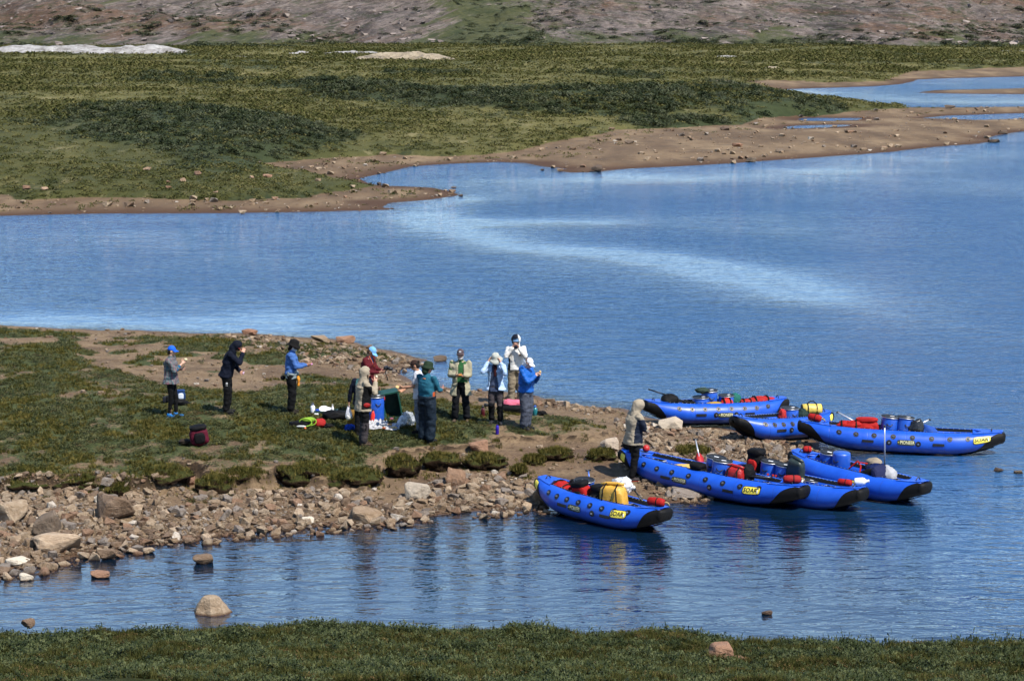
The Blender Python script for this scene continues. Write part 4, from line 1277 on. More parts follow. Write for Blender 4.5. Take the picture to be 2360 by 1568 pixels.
        for i in range(13):
            s_ = i / 12
            for j in range(9):
                y = -1 + j / 4
                t = min(1.0, (0.70 + 0.10 * (1 - abs(y))) * (1 - s_) + 1.0 * s_)
                V.append((sg * (B.a * t + 0.03 * s_), y * (B.yc(t) + 0.25 * B.r(t)), B.zc(t) + B.r(t) * (0.985 - 0.0 * y * y) + 0.012))
        F = [(i * 9 + j, (i + 1) * 9 + j, (i + 1) * 9 + j + 1, i * 9 + j + 1) for i in range(12) for j in range(8)]
        k = len(V); V += [(v[0], v[1], v[2] - 0.035) for v in V]
        F += [tuple(q + k for q in f[::-1]) for f in F]
        rim = [i for i in range(9)]
        F += [(rim[j + 1], rim[j], rim[j] + k, rim[j + 1] + k) for j in range(8)]
        link('end_deck', pyd('end_deck', V, F), M_TUBE, root)
        zt = B.zc(0.9) + B.r(0.9) + 0.015
        hp = [(sg * B.a * 0.90, -0.07 + 0.14 * k / 8, zt + 0.05 * math.sin(PI * k / 8)) for k in range(9)]
        link('end_handle', pyd('end_handle', *tube_path(hp, 0.012, 6)), M_BLK, root)
    for t in thwarts:
        w = B.yc(t) + 0.06; z = B.zc(t) + B.r(t) * 0.62
        th_ = link('thwart', pyd('thwart', *merge([tube_path([(B.a * t + dx, -w, z), (B.a * t + dx, w, z)], 0.020, 8) for dx in (-0.15, 0.15)])), M_GREY, root)
        link('seat_web', pyd('seat_web', *boxv((B.a * t, 0, z + 0.012), (0.27, 2 * w - 0.2, 0.014)), smooth=False), M_SKIN, th_)
    def patch(name, t, ph, w, h, m, off, power=5.0):
        V, F = [B.pt(t, ph, off)], []
        rings, n = 5, 40
        for q in range(1, rings + 1):
            for k in range(n):
                an = 2 * PI * k / n; c, s_ = math.cos(an), math.sin(an)
                u = math.copysign(abs(c) ** (2 / power), c) * w / 2 * q / rings; v = math.copysign(abs(s_) ** (2 / power), s_) * h / 2 * q / rings
                V.append(B.pt(t + u / B.a, ph + v / B.r(t), off))
        for k in range(n): F.append((0, 1 + k, 1 + (k + 1) % n))
        for q in range(rings - 1):
            for k in range(n):
                a = 1 + q * n + k; b = 1 + q * n + (k + 1) % n
                F.append((a, a + n, b + n, b))
        return link(name, pyd(name, V, F), m, root)
    def letters(parent, body, size, bold, t, ph, m, off, sx=1.0):
        key = (body, size, bold)
        if key not in TXT: TXT[key] = text_mesh(body, size, bold)
        me = TXT[key].copy()
        for v in me.vertices:
            v.co = B.pt(t + v.co.x * sx / B.a, ph + v.co.y / B.r(t), off)
        link('lettering', me, m, parent)
    if soar:
        t, ph, w, h = soar
        k = patch('logo_sign', t, R(ph), w + 0.03, h + 0.03, M_BLK, 0.006)
        y_ = patch('logo_face', t, R(ph), w, h, M_YPATCH, 0.009); y_.parent = k
        letters(k, 'SOAR', h * 0.84, 0.002, t - 0.05 * w / B.a, R(ph), M_BLK, 0.014, 1.18 * w / (h * 3.05))
        letters(k, 'i', h * 0.55, 0.006, t + 0.38 * w / B.a, R(ph) - 0.12 * h / B.r(t), plastic((0.8, 0.8, 0.78), 0.5), 0.017)
    if pioneer:
        t, ph, w, h = pioneer
        k = patch('name_sign', t, R(ph), w, h, plastic((0.02, 0.03, 0.02), 0.5), 0.008)
        letters(k, 'PIONEER', h * 0.86, 0.001, t + 0.06 * w / B.a, R(ph), plastic((0.72, 0.68, 0.40), 0.5), 0.013, 0.82 * w / (h * 0.86 * 4.0))
        letters(k, '~', h * 0.8, 0.001, t - 0.43 * w / B.a, R(ph) + 0.05 * h / B.r(t), M_YPATCH, 0.013, 0.7)
    for t, ph in tips:
        patch('end_sticker', t, R(ph), 0.16, 0.15, M_YPATCH, 0.012)
    bpy.context.view_layer.update()
    B.root = root; B.L = L; B.M = root.matrix_world.copy(); B.px = (left[0], right[0])
    return B

BT = {}
BT['F'] = make_boat('farthest blue canoe, its black bow on the shingle and PIONEER on its side', (1488, 920), (1806, 913), 0.71, 0.59, 1.16, 0.245, True, None, (0.02, 0, 0.40, 0.115), (), (-0.5, 0.45))
BT['G'] = make_boat('short blue canoe with a broad black bow between two longer canoes', (1694, 957), (1905, 944), 0.71, 0.57, 1.16, 0.245, True, None, None, ((0.93, 15),), (0.3,))
BT['C'] = make_boat('rightmost blue canoe floating broadside with SOAR at its right end', (1846, 966), (2307, 992), 0.67, 0.54, 1.16, 0.245, True, (0.80, 22, 0.38, 0.14), (0.05, 6, 0.40, 0.125), (), (-0.55, 0.62))
BT['D'] = make_boat('plain sided blue canoe with SOAR low on its side and a tall upright paddle behind', (1832, 1034), (2130, 1107), 0.65, 0.53, 1.16, 0.245, False, (0.22, 12, 0.33, 0.135), None, (), (0.62,))
BT['E'] = make_boat('plain blue canoe half hidden behind the big front canoe', (1668, 1060), (1986, 1122), 0.57, 0.51, 1.16, 0.245, False, None, None, (), (0.55,))
BT['B'] = make_boat('big front canoe beside the standing man, SOAR and PIONEER on its side', (1440, 1030), (1850, 1116), 0.65, 0.53, 1.16, 0.245, True, (0.60, 22, 0.37, 0.145), (-0.17, 4, 0.38, 0.12), ((-0.93, 10),), (-0.62, -0.30, 0.66))
BT['A'] = make_boat('nearest blue canoe, its black end afloat and a yellow dry bag aboard', (1249, 1096), (1530, 1168), 0.60, 0.51, 1.16, 0.245, True, (0.55, 24, 0.34, 0.145), (-0.12, 4, 0.34, 0.125), ((-0.95, 20),), (-0.45, 0.52))

def in_boat(k, t, y, z):
    B = BT[k]
    return B.M @ Vector((B.a * t, y, z))
def boat_rot(k): return BT[k].root.rotation_euler.z

# ================================================================= cargo builders
def lathe(prof, n=24, caps=True):
    V, F = [], []
    for r, z in prof:
        for k in range(n):
            a = 2 * math.pi * k / n; V.append((r * math.cos(a), r * math.sin(a), z))
    for i in range(len(prof) - 1):
        for k in range(n):
            F.append((i * n + k, i * n + (k + 1) % n, (i + 1) * n + (k + 1) % n, (i + 1) * n + k))
    if caps: F.append(tuple(range(n))[::-1]); F.append(tuple(range((len(prof) - 1) * n, len(prof) * n)))
    return V, F
def soft(sx, sy, sz, p=3.2, amp=0.06, seed=0, top=1.0, nu=34, nv=24):
    """a soft bag: superellipsoid with base at z = 0"""
    V, F = [], []
    e = 2.0 / p
    f = lambda x: math.copysign(abs(x) ** e, x)
    for i in range(nv + 1):
        b = -math.pi / 2 + math.pi * i / nv
        for k in range(nu):
            a = 2 * math.pi * k / nu
            V.append((f(math.cos(b)) * f(math.cos(a)), f(math.cos(b)) * f(math.sin(a)), f(math.sin(b))))
    V = np.array(V)
    nz = fbm(V[:, 0] * 1.6 + seed * 7.1, V[:, 1] * 1.6, V[:, 2] * 1.6 + seed, 4)
    fold = np.abs(fbm(V[:, 0] * 2.6 - seed, V[:, 1] * 2.6 + seed * 2.3, V[:, 2] * 3.4, 3))
    V = V * (1 + amp * nz - amp * 0.9 * fold * (amp > .05))[:, None]
    tp = 1 + (top - 1) * (V[:, 2] + 1) / 2
    V = np.stack([V[:, 0] * sx / 2 * tp, V[:, 1] * sy / 2 * tp, (V[:, 2] + 1) * sz / 2], 1)
    for i in range(nv):
        for k in range(nu):
            F.append((i * nu + k, i * nu + (k + 1) % nu, (i + 1) * nu + (k + 1) % nu, (i + 1) * nu + k))
    return [tuple(v) for v in V], F
def thing(name, lab, cat, loc, rot=(0, 0, 0), group=None):
    o = empty(name, loc, rot)
    tag(o, lab, cat, group)
    return o
def part(name, vf, m, parent, smooth=True):
    return link(name, pyd(name, *vf, smooth=smooth), m, parent)
M_DRUM = plastic((0.010, 0.075, 0.42), 0.32)
def barrel(lab, loc, rot=(0, 0, 0), r=0.20, h=0.60, lid=True, grp='blue barrels carried in the canoes'):
    o = thing('barrel', lab, 'barrel', loc, rot, grp)
    part('drum', lathe([(r * .93, 0), (r * .97, .02), (r, .06), (r * 1.01, h * .5), (r, h * .86), (r * .96, h * .9), (r * .96, h * .95)], 28), M_DRUM, o)
    if lid:
        l_ = part('lid', lathe([(r * 1.0, h * .95), (r * 1.04, h * .955), (r * 1.04, h * .985), (r * .95, h), (r * .9, h * .985), (r * .3, h * .985)], 28), plastic((0.005, 0.005, 0.006), 0.55), o)
        part('clamp_ring', lathe([(r * 1.045, h * .925), (r * 1.075, h * .93), (r * 1.075, h * .952), (r * 1.045, h * .957)], 28, False), SILVER, l_)
        part('paper_label', boxv((r * .2, -r * .3, h * 1.0), (r * .5, r * .26, .004), 0.3), plastic((0.75, 0.76, 0.78), 0.4), l_, False)
    for sg in (-1, 1):
        a = -math.pi / 2 if sg < 0 else math.pi / 2
        pts = [(math.cos(a + q) * (r * 1.04 + .02 * math.cos(q * 6)), math.sin(a + q) * (r * 1.04 + .02 * math.cos(q * 6)), h * .70 - .035 * math.cos(q * 5.2)) for q in np.linspace(-.34, .34, 9)]
        part('handle', tube_path(pts, 0.011, 6), M_BLK, o)
    return o
def dry_bag(lab, loc, rot, col, w=.34, d=.26, h=.55, seed=1, strap=True, cat='dry bag', base=False):
    w, d, h = w * 1.18, d * 1.18, h * 1.12
    o = thing('dry_bag', lab, cat, loc, rot)
    m = fabric(col, 0.42, 0.6, 8.0, 0.5)
    part('sack', soft(w, d, h * .92, 4.2, 0.07, seed, 0.86), m, o)
    part('rolled_top', tube_path([(-w * .42, 0, h * .94), (-w * .2, .012, h * .955), (w * .2, -.01, h * .955), (w * .42, 0, h * .94)], [.022, .036, .036, .022], 10), m, o)
    if base: part('base_panel', soft(w * 1.02, d * 1.02, h * .20, 4.5, 0.03, seed + 2), fabric((0.03, 0.032, 0.035), .6), o)
    if strap:
        for sx in (-.3, .3):
            pts = [(w * sx, -d * .53 - .012, h * .12), (w * sx * .9, -d * .56 - .02, h * .5), (w * sx * .75, -d * .46 - .01, h * .86), (w * sx * .7, 0, h * .97)]
            part('strap', tube_path(pts, 0.016, 6), M_SKIN, o)
    return o
def pack(lab, loc, rot, col, w=.36, d=.26, h=.50, seed=1, trim=BLACK, cat='backpack', pocket=None):
    w, d, h = w * 1.2, d * 1.2, h * 1.15
    o = thing('backpack', lab, cat, loc, rot)
    m = fabric(col, 0.75, 0.7, 9.0)
    part('bag_body', soft(w, d, h * .86, 3.4, 0.09, seed, 0.9), m, o)
    part('top_lid', tuple_shift(soft(w * .88, d * .95, h * .24, 3.0, 0.08, seed + 3), (0, 0, h * .74)), fabric(trim, .75), o)
    part('front_pocket', tuple_shift(soft(w * .56, d * .35, h * .55, 3.4, 0.06, seed + 5), (0, -d * .42, h * .12)), fabric(pocket or trim, .75), o)
    for sx in (-.25, .25):
        pts = [(w * sx, d * .46, h * .12), (w * sx * 1.15, d * .62, h * .4), (w * sx, d * .5, h * .78)]
        part('shoulder_strap', tube_path(pts, 0.022, 6), M_SKIN, o)
    return o
def tuple_shift(vf, s):
    return [(v[0] + s[0], v[1] + s[1], v[2] + s[2]) for v in vf[0]], vf[1]
def throw_bag(lab, loc, rot, col=RED, l=.36, r=.085):
    o = thing('throw_bag', lab, 'rope bag', loc, rot, 'rope bags on the canoe ends')
    pts = [(-l / 2, 0, r), (-l * .42, 0, r), (-l * .1, 0, r * 1.02), (l * .3, 0, r), (l * .46, 0, r), (l * .5, 0, r)]
    part('sack', tube_path(pts, [r * .6, r * .92, r, r, r * .8, r * .4], 14), fabric(col, .7), o)
    part('band', tube_path([(l * .05, 0, r), (l * .11, 0, r)], r * 1.04, 14), M_SKIN, o)
    part('rope', tube_path([(l * .48, 0, r), (l * .58, .02, r * 1.2), (l * .66, .05, r * .9), (l * .74, .06, r * .3)], .012, 6), M_ROPE, o)
    return o
def paddle(lab, p0, p1, blade_col=(0.02, 0.02, 0.022), shaft=(0.35, 0.36, 0.38), bl=.48, bw=.20):
    """grip at p0, blade towards p1"""
    p0, p1 = Vector(p0), Vector(p1)
    o = thing('paddle', lab, 'paddle', p0)
    d = (p1 - p0); L = d.length
    o.rotation_euler = d.to_track_quat('X', 'Z').to_euler()
    part('shaft', tube_path([(0, 0, 0), (L - bl * .7, 0, 0)], 0.016, 8), plastic(shaft, .3, .4), o)
    part('grip', tube_path([(0, -.06, 0), (0, .06, 0)], 0.019, 8), M_BLK, o)
    V, F = [], []
    n = 12
    for i in range(n + 1):
        x = i / n; w = bw / 2 * math.sqrt(max(0.02, math.sin(math.pi * min(1, 0.12 + x * .86)))) * (0.55 + 0.45 * min(1, x * 2.4))
        for y, z in ((-w, 0), (0, .012), (w, 0), (0, -.012)): V.append((L - bl + bl * x, y, z))
    for i in range(n):
        for j in range(4): F.append((i * 4 + j, i * 4 + (j + 1) % 4, (i + 1) * 4 + (j + 1) % 4, (i + 1) * 4 + j))
    F += [(0, 1, 2, 3), (n * 4 + 3, n * 4 + 2, n * 4 + 1, n * 4)]
    part('blade', (V, F), plastic(blade_col, .4), o)
    return o
BAGK = 1.2
def lump(name, lab, cat, loc, rot, col, s, seed=1, p=2.4, amp=.16, m=None, top=1.0):
    vf = soft(s[0] * BAGK, s[1] * BAGK, s[2] * BAGK, p, amp, seed, top)
    o = link(name, pyd(name, *vf), m or fabric(col, .7, .7, 9.0), None, loc, rot)
    if col is not None and col[0] > 0.3 and col[1] < 0.06 and s[0] > 0.25:
        for fx in (-.24, .2):
            w_, h_ = s[1] * BAGK / 2 * 1.0, s[2] * BAGK
            part('strap', tube_path([(s[0] * BAGK * fx, w_ * math.cos(q) * 1.02, h_ * .5 + h_ * .53 * math.sin(q)) for q in np.linspace(-.5, 3.64, 14)], .017, 6), M_SKIN, o)
    return tag(o, lab, cat)
def duffel(lab, loc, rot, col, l=.5, r=.13):
    o = thing('duffel_bag', lab, 'duffel bag', loc, rot)
    part('sack', tube_path([(-l / 2, 0, r), (-l * .47, 0, r), (-l * .2, .01, r), (l * .2, -.01, r), (l * .47, 0, r), (l / 2, 0, r)], [r * .7, r * .97, r * 1.02, r * 1.0, r * .97, r * .7], 18), fabric(col, .45, .6, 8.0, .5), o)
    for sx in (-.22, .22):
        part('strap', tube_path([(l * sx, math.cos(a) * r * 1.06, r + math.sin(a) * r * 1.06) for a in np.linspace(-.6, 3.7, 14)], 0.014, 6), M_SKIN, o)
    part('carry_handle', tube_path([(-l * .22, 0, 2 * r), (-l * .1, 0, 2 * r + .06), (l * .1, 0, 2 * r + .06), (l * .22, 0, 2 * r)], .014, 6), M_SKIN, o)
    for sx in (-.5, .5): part('end_cap', tube_path([(l * sx * .96, 0, r), (l * sx * 1.02, 0, r)], r * .9, 18), M_SKIN, o)
    return o

CZ = 1.16
def deck(k, px, y=0.0):
    B = BT[k]; t = 2 * (px - B.px[0]) / (B.px[1] - B.px[0]) - 1
    return in_boat(k, t, y, B.zc(t) + B.r(t) + 0.012)
def ib(k, px, y, z):
    """boat position from the photograph column px between its tips"""
    B = BT[k]; t = 2 * (px - B.px[0]) / (B.px[1] - B.px[0]) - 1
    return in_boat(k, t, y * 1.1, z * CZ)
# ----- nearest canoe (A)
ra = boat_rot('A')
lump('spray_deck', 'red and black spray deck heaped in the bow of the nearest canoe', 'bag', ib('A', 1300, -.02, .22), (0, .15, ra), RED, (.50, .42, .24), 3, 2.6, .22)
lump('dark_jacket', 'black jacket stuffed behind the red heap in the nearest canoe', 'jacket', ib('A', 1318, .16, .30), (0, .1, ra), BLACK, (.42, .26, .20), 5, 2.3, .25)
barrel('blue barrel with a black lid in the nearest canoe', ib('A', 1346, .04, .10), (.04, .05, ra))
pack('red and black canoe pack leaning on the barrel in the nearest canoe', ib('A', 1362, -.10, .14), (.15, -.2, ra), RED, .36, .26, .52, 8)
pack('all black pack left of the yellow dry bag in the nearest canoe', ib('A', 1388, -.06, .12), (0, .05, ra), BLACK, .34, .28, .50, 12, BLACK)
dry_bag('large yellow dry bag standing upright in the nearest canoe', ib('A', 1424, -.04, .12), (.05, -.06, ra + .35), YEL, .50, .34, .62, 4, True, 'dry bag', True)
lump('plastic_bag', 'crumpled clear plastic bag behind the yellow dry bag', 'plastic bag', ib('A', 1420, .20, .48), (0, 0, ra), None, (.44, .26, .26), 9, 2.2, .3, clear_plastic())
throw_bag('red rope bag on the afloat end of the nearest canoe', deck('A', 1512), (0, 0, ra + .25))
paddle('blue paddle standing up behind the barrel in the nearest canoe', ib('A', 1338, .22, .72), ib('A', 1352, .20, .12), (0.02, 0.1, 0.45), (0.05, 0.12, 0.4))
paddle('black paddle lying along the far tube of the nearest canoe', ib('A', 1444, .22, .58), ib('A', 1462, .26, .40), BLACK, BLACK, .2, .1)
# ----- big front canoe (B)
rb = boat_rot('B')
lump('rope_ball', 'red float ball behind the standing man on the big front canoe', 'float', deck('B', 1484, .10), (0, 0, 0), RED, (.13, .13, .13), 2, 2.0, .03, plastic(RED, .4))
lump('black_bundle', 'black bundle on the shore end of the big front canoe', 'bundle', deck('B', 1456), (0, 0, rb), BLACK, (.44, .26, .14), 4, 2.4, .2)
lump('yellow_sack', 'flat yellow sack lying in the big front canoe', 'sack', ib('B', 1592, -.02, .22), (0, .06, rb), YEL, (.66, .44, .16), 6, 3.0, .12, fabric((.70, .46, .12), .6, .6, 8.))
paddle('paddle with a red blade sticking out behind the big front canoe', ib('B', 1562, .62, .74), ib('B', 1600, .30, .36), RED, (.45, .47, .5), .34, .2)
barrel('left of the two barrels side by side in the big front canoe', ib('B', 1642, .12, .12), (-.06, .10, rb))
barrel('right of the two barrels side by side in the big front canoe', ib('B', 1668, -.06, .12), (-.06, .12, rb + .4))
pack('black pack with red piping in front of the two barrels', ib('B', 1630, -.20, .14), (.1, .05, rb), BLACK, .32, .24, .42, 21, BLACK, 'backpack', RED)
dry_bag('red dry bag with black straps in the big front canoe', ib('B', 1706, -.10, .12), (.05, .08, rb + .2), RED, .38, .28, .52, 23)
lump('black_bag', 'black bag right of the red dry bag in the big front canoe', 'bag', ib('B', 1722, .08, .12), (0, 0, rb), BLACK, (.26, .28, .48), 25, 3.0, .1)
paddle('short black paddle across the middle of the big front canoe', ib('B', 1772, .10, .46), ib('B', 1700, .0, .40), BLACK, (.08, .09, .12))
throw_bag('red and black rope bag at the right tip of the big front canoe', deck('B', 1826), (0, 0, rb + .7), (.35, .02, .02))
# ----- plain canoe behind it (E)
re_ = boat_rot('E')
pack('black and red gear bag standing highest in the half hidden canoe', ib('E', 1740, .08, .20), (0, 0, re_), BLACK, .36, .30, .62, 31, BLACK, 'bag', RED)
barrel('left barrel of the half hidden canoe', ib('E', 1772, .02, .12), (-.05, .08, re_))
barrel('right barrel of the half hidden canoe with red straps before it', ib('E', 1806, .02, .10), (-.05, .08, re_ + .3))
o = thing('cargo_harness', 'red shoulder harness hung on the right barrel of the half hidden canoe', 'straps', ib('E', 1800, -.20, .12), (0, 0, re_))
for sx in (-.13, 0.0, .07):
    part('strap', tube_path([(sx, 0, 0), (sx - .02, -.03, .2), (sx, 0, .38)], .026, 6), fabric((.42, .03, .02), .8), o)
dry_bag('dark green dry bag with yellow trim on top of the half hidden canoe load', ib('E', 1836, .0, .40), (.25, .25, re_), (.03, .045, .04), .34, .22, .46, 33, False)
lump('yellow_trim_tube', 'yellow and grey roll below the dark green dry bag', 'roll', ib('E', 1832, -.14, .24), (0, 1.2, re_), YEL, (.12, .22, .24), 35, 2.4, .1)
barrel('small barrel behind the white map case in the half hidden canoe', ib('E', 1862, .10, .06), (-.1, .1, re_), .14, .40)
o = thing('map_case', 'white map case propped in the half hidden canoe', 'map case', ib('E', 1858, -.16, .14), (-.85, .12, re_ + .25))
part('panel', boxv((0, 0, .22), (.30, .012, .42)), plastic((.78, .8, .84), .35), o, False)
part('border', boxv((0, .008, .22), (.36, .008, .48)), plastic((.05, .09, .3), .4), o, False)
throw_bag('flat red rope bag at the tip of the half hidden canoe', deck('E', 1950, -.03), (0, 0, re_ + .2), RED, .30, .07)
o = thing('water_jug', 'white plastic jug at the tip of the half hidden canoe', 'jug', deck('E', 1966, .06) + Vector((0, 0, .08)), (0, 1.45, re_ + .5))
part('bottle', lathe([(.07, 0), (.08, .02), (.082, .16), (.07, .2), (.03, .24), (.028, .27)], 18), plastic((.75, .78, .82), .3), o)
part('cap', lathe([(.032, .268), (.032, .295)], 14), plastic((.6, .62, .66), .4), o)
# ----- plain canoe with the grey dome (D)
rd = boat_rot('D')
throw_bag('red rolled rope bag at the shore end of the plain sided canoe', deck('D', 1858, .03), (0, 0, rd + .9), RED, .18, .075)
barrel('black lidded barrel low in the shore end of the plain sided canoe', ib('D', 1898, .16, .04), (0, .1, rd))
barrel('tall blue barrel without a lid in the plain sided canoe', ib('D', 1936, .06, .14), (.03, .08, rd), .19, .58, False)
pack('large black duffel with red straps in the plain sided canoe', ib('D', 1990, -.06, .14), (.1, 1.1, rd), BLACK, .40, .40, .70, 41, (.015, .02, .07), 'bag', NAVY)
o = thing('cargo_straps', 'bright red straps lashed over the large black duffel', 'straps', ib('D', 1990, -.1, .12), (0, 0, rd))
for pts in ([(-.35, .2, .34), (-.1, .1, .50), (.1, -.05, .44), (.2, -.24, .16)], [(-.3, -.2, .2), (-.05, .0, .50), (.15, .12, .48)]):
    part('strap', tube_path(pts, .018, 6), fabric(RED, .7), o)
lump('navy_bundle', 'navy blue tarpaulin bundle beside the grey dome', 'bundle', ib('D', 2018, .10, .18), (0, 0, rd), (.012, .022, .10), (.46, .36, .38), 43, 2.3, .2)
lump('grey_dome_bag', 'light grey rounded bag in the plain sided canoe', 'bag', ib('D', 2040, .06, .14), (0, 0, rd), (.42, .42, .44), (.44, .36, .42), 45, 2.3, .12)
lump('stuff_sack', 'tan stuff sack at the back of the plain sided canoe load', 'sack', ib('D', 1998, .26, .34), (0, 0, rd), (.33, .27, .2), (.34, .24, .26), 46, 2.3, .12)
lump('white_bag', 'white soft bag at the front of the plain sided canoe load', 'bag', ib('D', 2048, -.12, .12), (0, .05, rd), (.75, .76, .78), (.48, .34, .22), 47, 2.8, .15)
# ----- rightmost canoe (C)
rc = boat_rot('C')
throw_bag('red and black rope bag at the shore tip of the rightmost canoe', deck('C', 1876), (0, .1, rc - .4), RED, .32, .085)
paddle('paddle with a black T grip at the left of the rightmost canoe', ib('C', 1929, .30, .62), ib('C', 2010, .10, .32), BLACK, (.6, .6, .62))
lump('life_jacket', 'red and black life jacket lying in the rightmost canoe', 'life jacket', ib('C', 1962, -.04, .24), (0, -.12, rc), RED, (.62, .40, .28), 51, 2.5, .22)
pack('bulging red pack with black straps in the rightmost canoe', ib('C', 1998, -.02, .16), (-.1, 0, rc), RED, .50, .34, .46, 53, RED)
barrel('left barrel of the rightmost canoe', ib('C', 2047, .08, .13), (-.05, .10, rc))
barrel('right barrel of the rightmost canoe', ib('C', 2083, .08, .13), (-.05, .12, rc + .3))
lump('black_rubbish_bag', 'shiny black bag beside the barrels of the rightmost canoe', 'bag', ib('C', 2114, .0, .16), (0, 0, rc), BLACK, (.30, .26, .46), 55, 2.4, .22, plastic((.012, .012, .013), .2))
lump('blue_tarp', 'blue tarpaulin folded right of the black bag in the rightmost canoe', 'tarpaulin', ib('C', 2136, .06, .16), (0, .3, rc), (.02, .08, .38), (.40, .28, .32), 57, 2.4, .22)
paddle('paddle with a black T grip above the blue tarpaulin', ib('C', 2142, .16, .60), ib('C', 2100, .05, .42), BLACK, (.6, .6, .62), .2, .1)
pu = gp(2030, 944, 1.05); bx_ = ib('D', 2034, .10, .40)
paddle('tall paddle planted upright in the plain sided canoe', (bx_.x - .03, bx_.y, bx_.z + 1.02), (bx_.x, bx_.y, bx_.z - .02), (.012, .012, .014), (.32, .36, .42), .36, .09)
# ----- farthest canoe (F)
rf = boat_rot('F')
paddle('black paddle over the shore tip of the farthest canoe', ib('F', 1494, .0, .70), ib('F', 1580, .0, .42), BLACK, BLACK)
lump('black_stuff_bag', 'black bag standing near the shore end of the farthest canoe', 'bag', ib('F', 1541, .0, .22), (0, 0, rf), BLACK, (.36, .30, .36), 61, 2.8, .1)
lump('black_coat', 'black coat heaped left of the barrels in the farthest canoe', 'coat', ib('F', 1582, -.08, .26), (0, 0, rf), BLACK, (.36, .28, .18), 63, 2.3, .2)
barrel('left barrel of the farthest canoe with a bag on its lid', ib('F', 1611, -.04, .14), (0, 0, rf), .20, .46)
lump('lid_bag', 'dark green bag lying on the left barrel of the farthest canoe', 'bag', ib('F', 1613, -.04, .60), (0, 0, rf), (.03, .05, .035), (.30, .24, .12), 65, 2.2, .2)
barrel('middle barrel of the farthest canoe', ib('F', 1636, .10, .14), (0, 0, rf))
barrel('right barrel of the farthest canoe behind the red bag', ib('F', 1672, .02, .14), (0, 0, rf + .2), .19, .48)
lump('yellow_tarp', 'dark yellow cloth lying before the barrels of the farthest canoe', 'cloth', ib('F', 1634, -.22, .34), (0, 0, rf), (.45, .27, .03), (.42, .16, .10), 67, 2.3, .2)
lump('red_bag', 'small bright red bag in front of the right barrel of the farthest canoe', 'bag', ib('F', 1664, -.20, .26), (0, 0, rf), (.62, .03, .02), (.30, .22, .24), 69, 2.3, .15)
lump('teal_bag', 'teal bag right of the barrels in the farthest canoe', 'bag', ib('F', 1694, .06, .20), (0, 0, rf), (.015, .14, .11), (.24, .26, .36), 71, 2.8, .1)
lump('red_gear_bag', 'low red gear bag at the right of the farthest canoe', 'bag', ib('F', 1752, .0, .30), (0, 0, rf), (.40, .02, .02), (.62, .30, .20), 73, 2.4, .2)
lump('red_strap_bag', 'narrow red bag between the teal bag and the low red gear bag', 'bag', ib('F', 1716, -.06, .34), (0, 0, rf), (.45, .03, .03), (.34, .2, .12), 74, 2.4, .2)
# ----- short canoe (G)
rg_ = boat_rot('G')
barrel('big barrel of the short canoe with white writing', ib('G', 1818, .02, .16), (0, .03, rg_), .21, .50)
lump('red_cloth', 'red and white cloth left of the barrel in the short canoe', 'cloth', ib('G', 1794, -.10, .22), (0, 0, rg_), (.45, .03, .03), (.16, .18, .34), 81, 2.4, .2)
lump('green_sack', 'dark green sack right of the barrel in the short canoe', 'sack', ib('G', 1846, .0, .16), (0, 0, rg_), (.015, .035, .03), (.26, .3, .38), 83, 2.6, .15)
duffel('yellow duffel bag with black straps at the end of the short canoe', ib('G', 1872, .06, .40), (0, 0, rg_ - .45), (.74, .55, .10), .48, .13)
lump('green_floor_bag', 'flat dark green bag on the floor at the bow of the short canoe', 'bag', ib('G', 1758, .0, .16), (0, 0, rg_), (.012, .03, .06), (.40, .4, .22), 85, 2.6, .15)
# ================================================================= people
def skin_mat(col=(0.42, 0.22, 0.15)):
    key = ('skin', col)
    if key not in _mc:
        t = NT('skin')
        n = t.noise(t.coord('Object'), 18, 4, 0.6)
        c = t.mix(t.smooth(n, 0.3, 0.7), tuple(0.85 * k for k in col), tuple(min(1, 1.1 * k) for k in col))
        _mc[key] = t.pbr(c, 0.5, t.bump(n, 0.15, 0.01), spec=0.35)
    return _mc[key]
def plaid():
    t = NT('plaid_shirt')
    o = t.coord('Object')
    s = t.n('SeparateXYZ', {0: o})
    base = (0.13, 0.145, 0.145)
    def stripes(axis, freq, lo, hi, ph=0.0):
        return t.smooth(t.math('SINE', t.math('ADD', t.math('MULTIPLY', s.outputs[axis], freq), ph)), lo, hi)
    c = t.mix(t.math('MULTIPLY', stripes(0, 85, .5, .9), .8), base, (0.14, 0.055, 0.075))
    c = t.mix(t.math('MULTIPLY', stripes(1, 85, .5, .9, 1.), .7), c, (0.14, 0.06, 0.08))
    c = t.mix(t.math('MULTIPLY', stripes(0, 85, .6, .95, 3.), .8), c, (0.025, 0.06, 0.075))
    c = t.mix(t.math('MULTIPLY', stripes(2, 85, .5, .9), .45), c, (0.03, 0.05, 0.055))
    n = t.noise(o, 12, 4, 0.6)
    return t.pbr(c, 0.85, t.bump(n, 0.6, 0.02), spec=0.15)

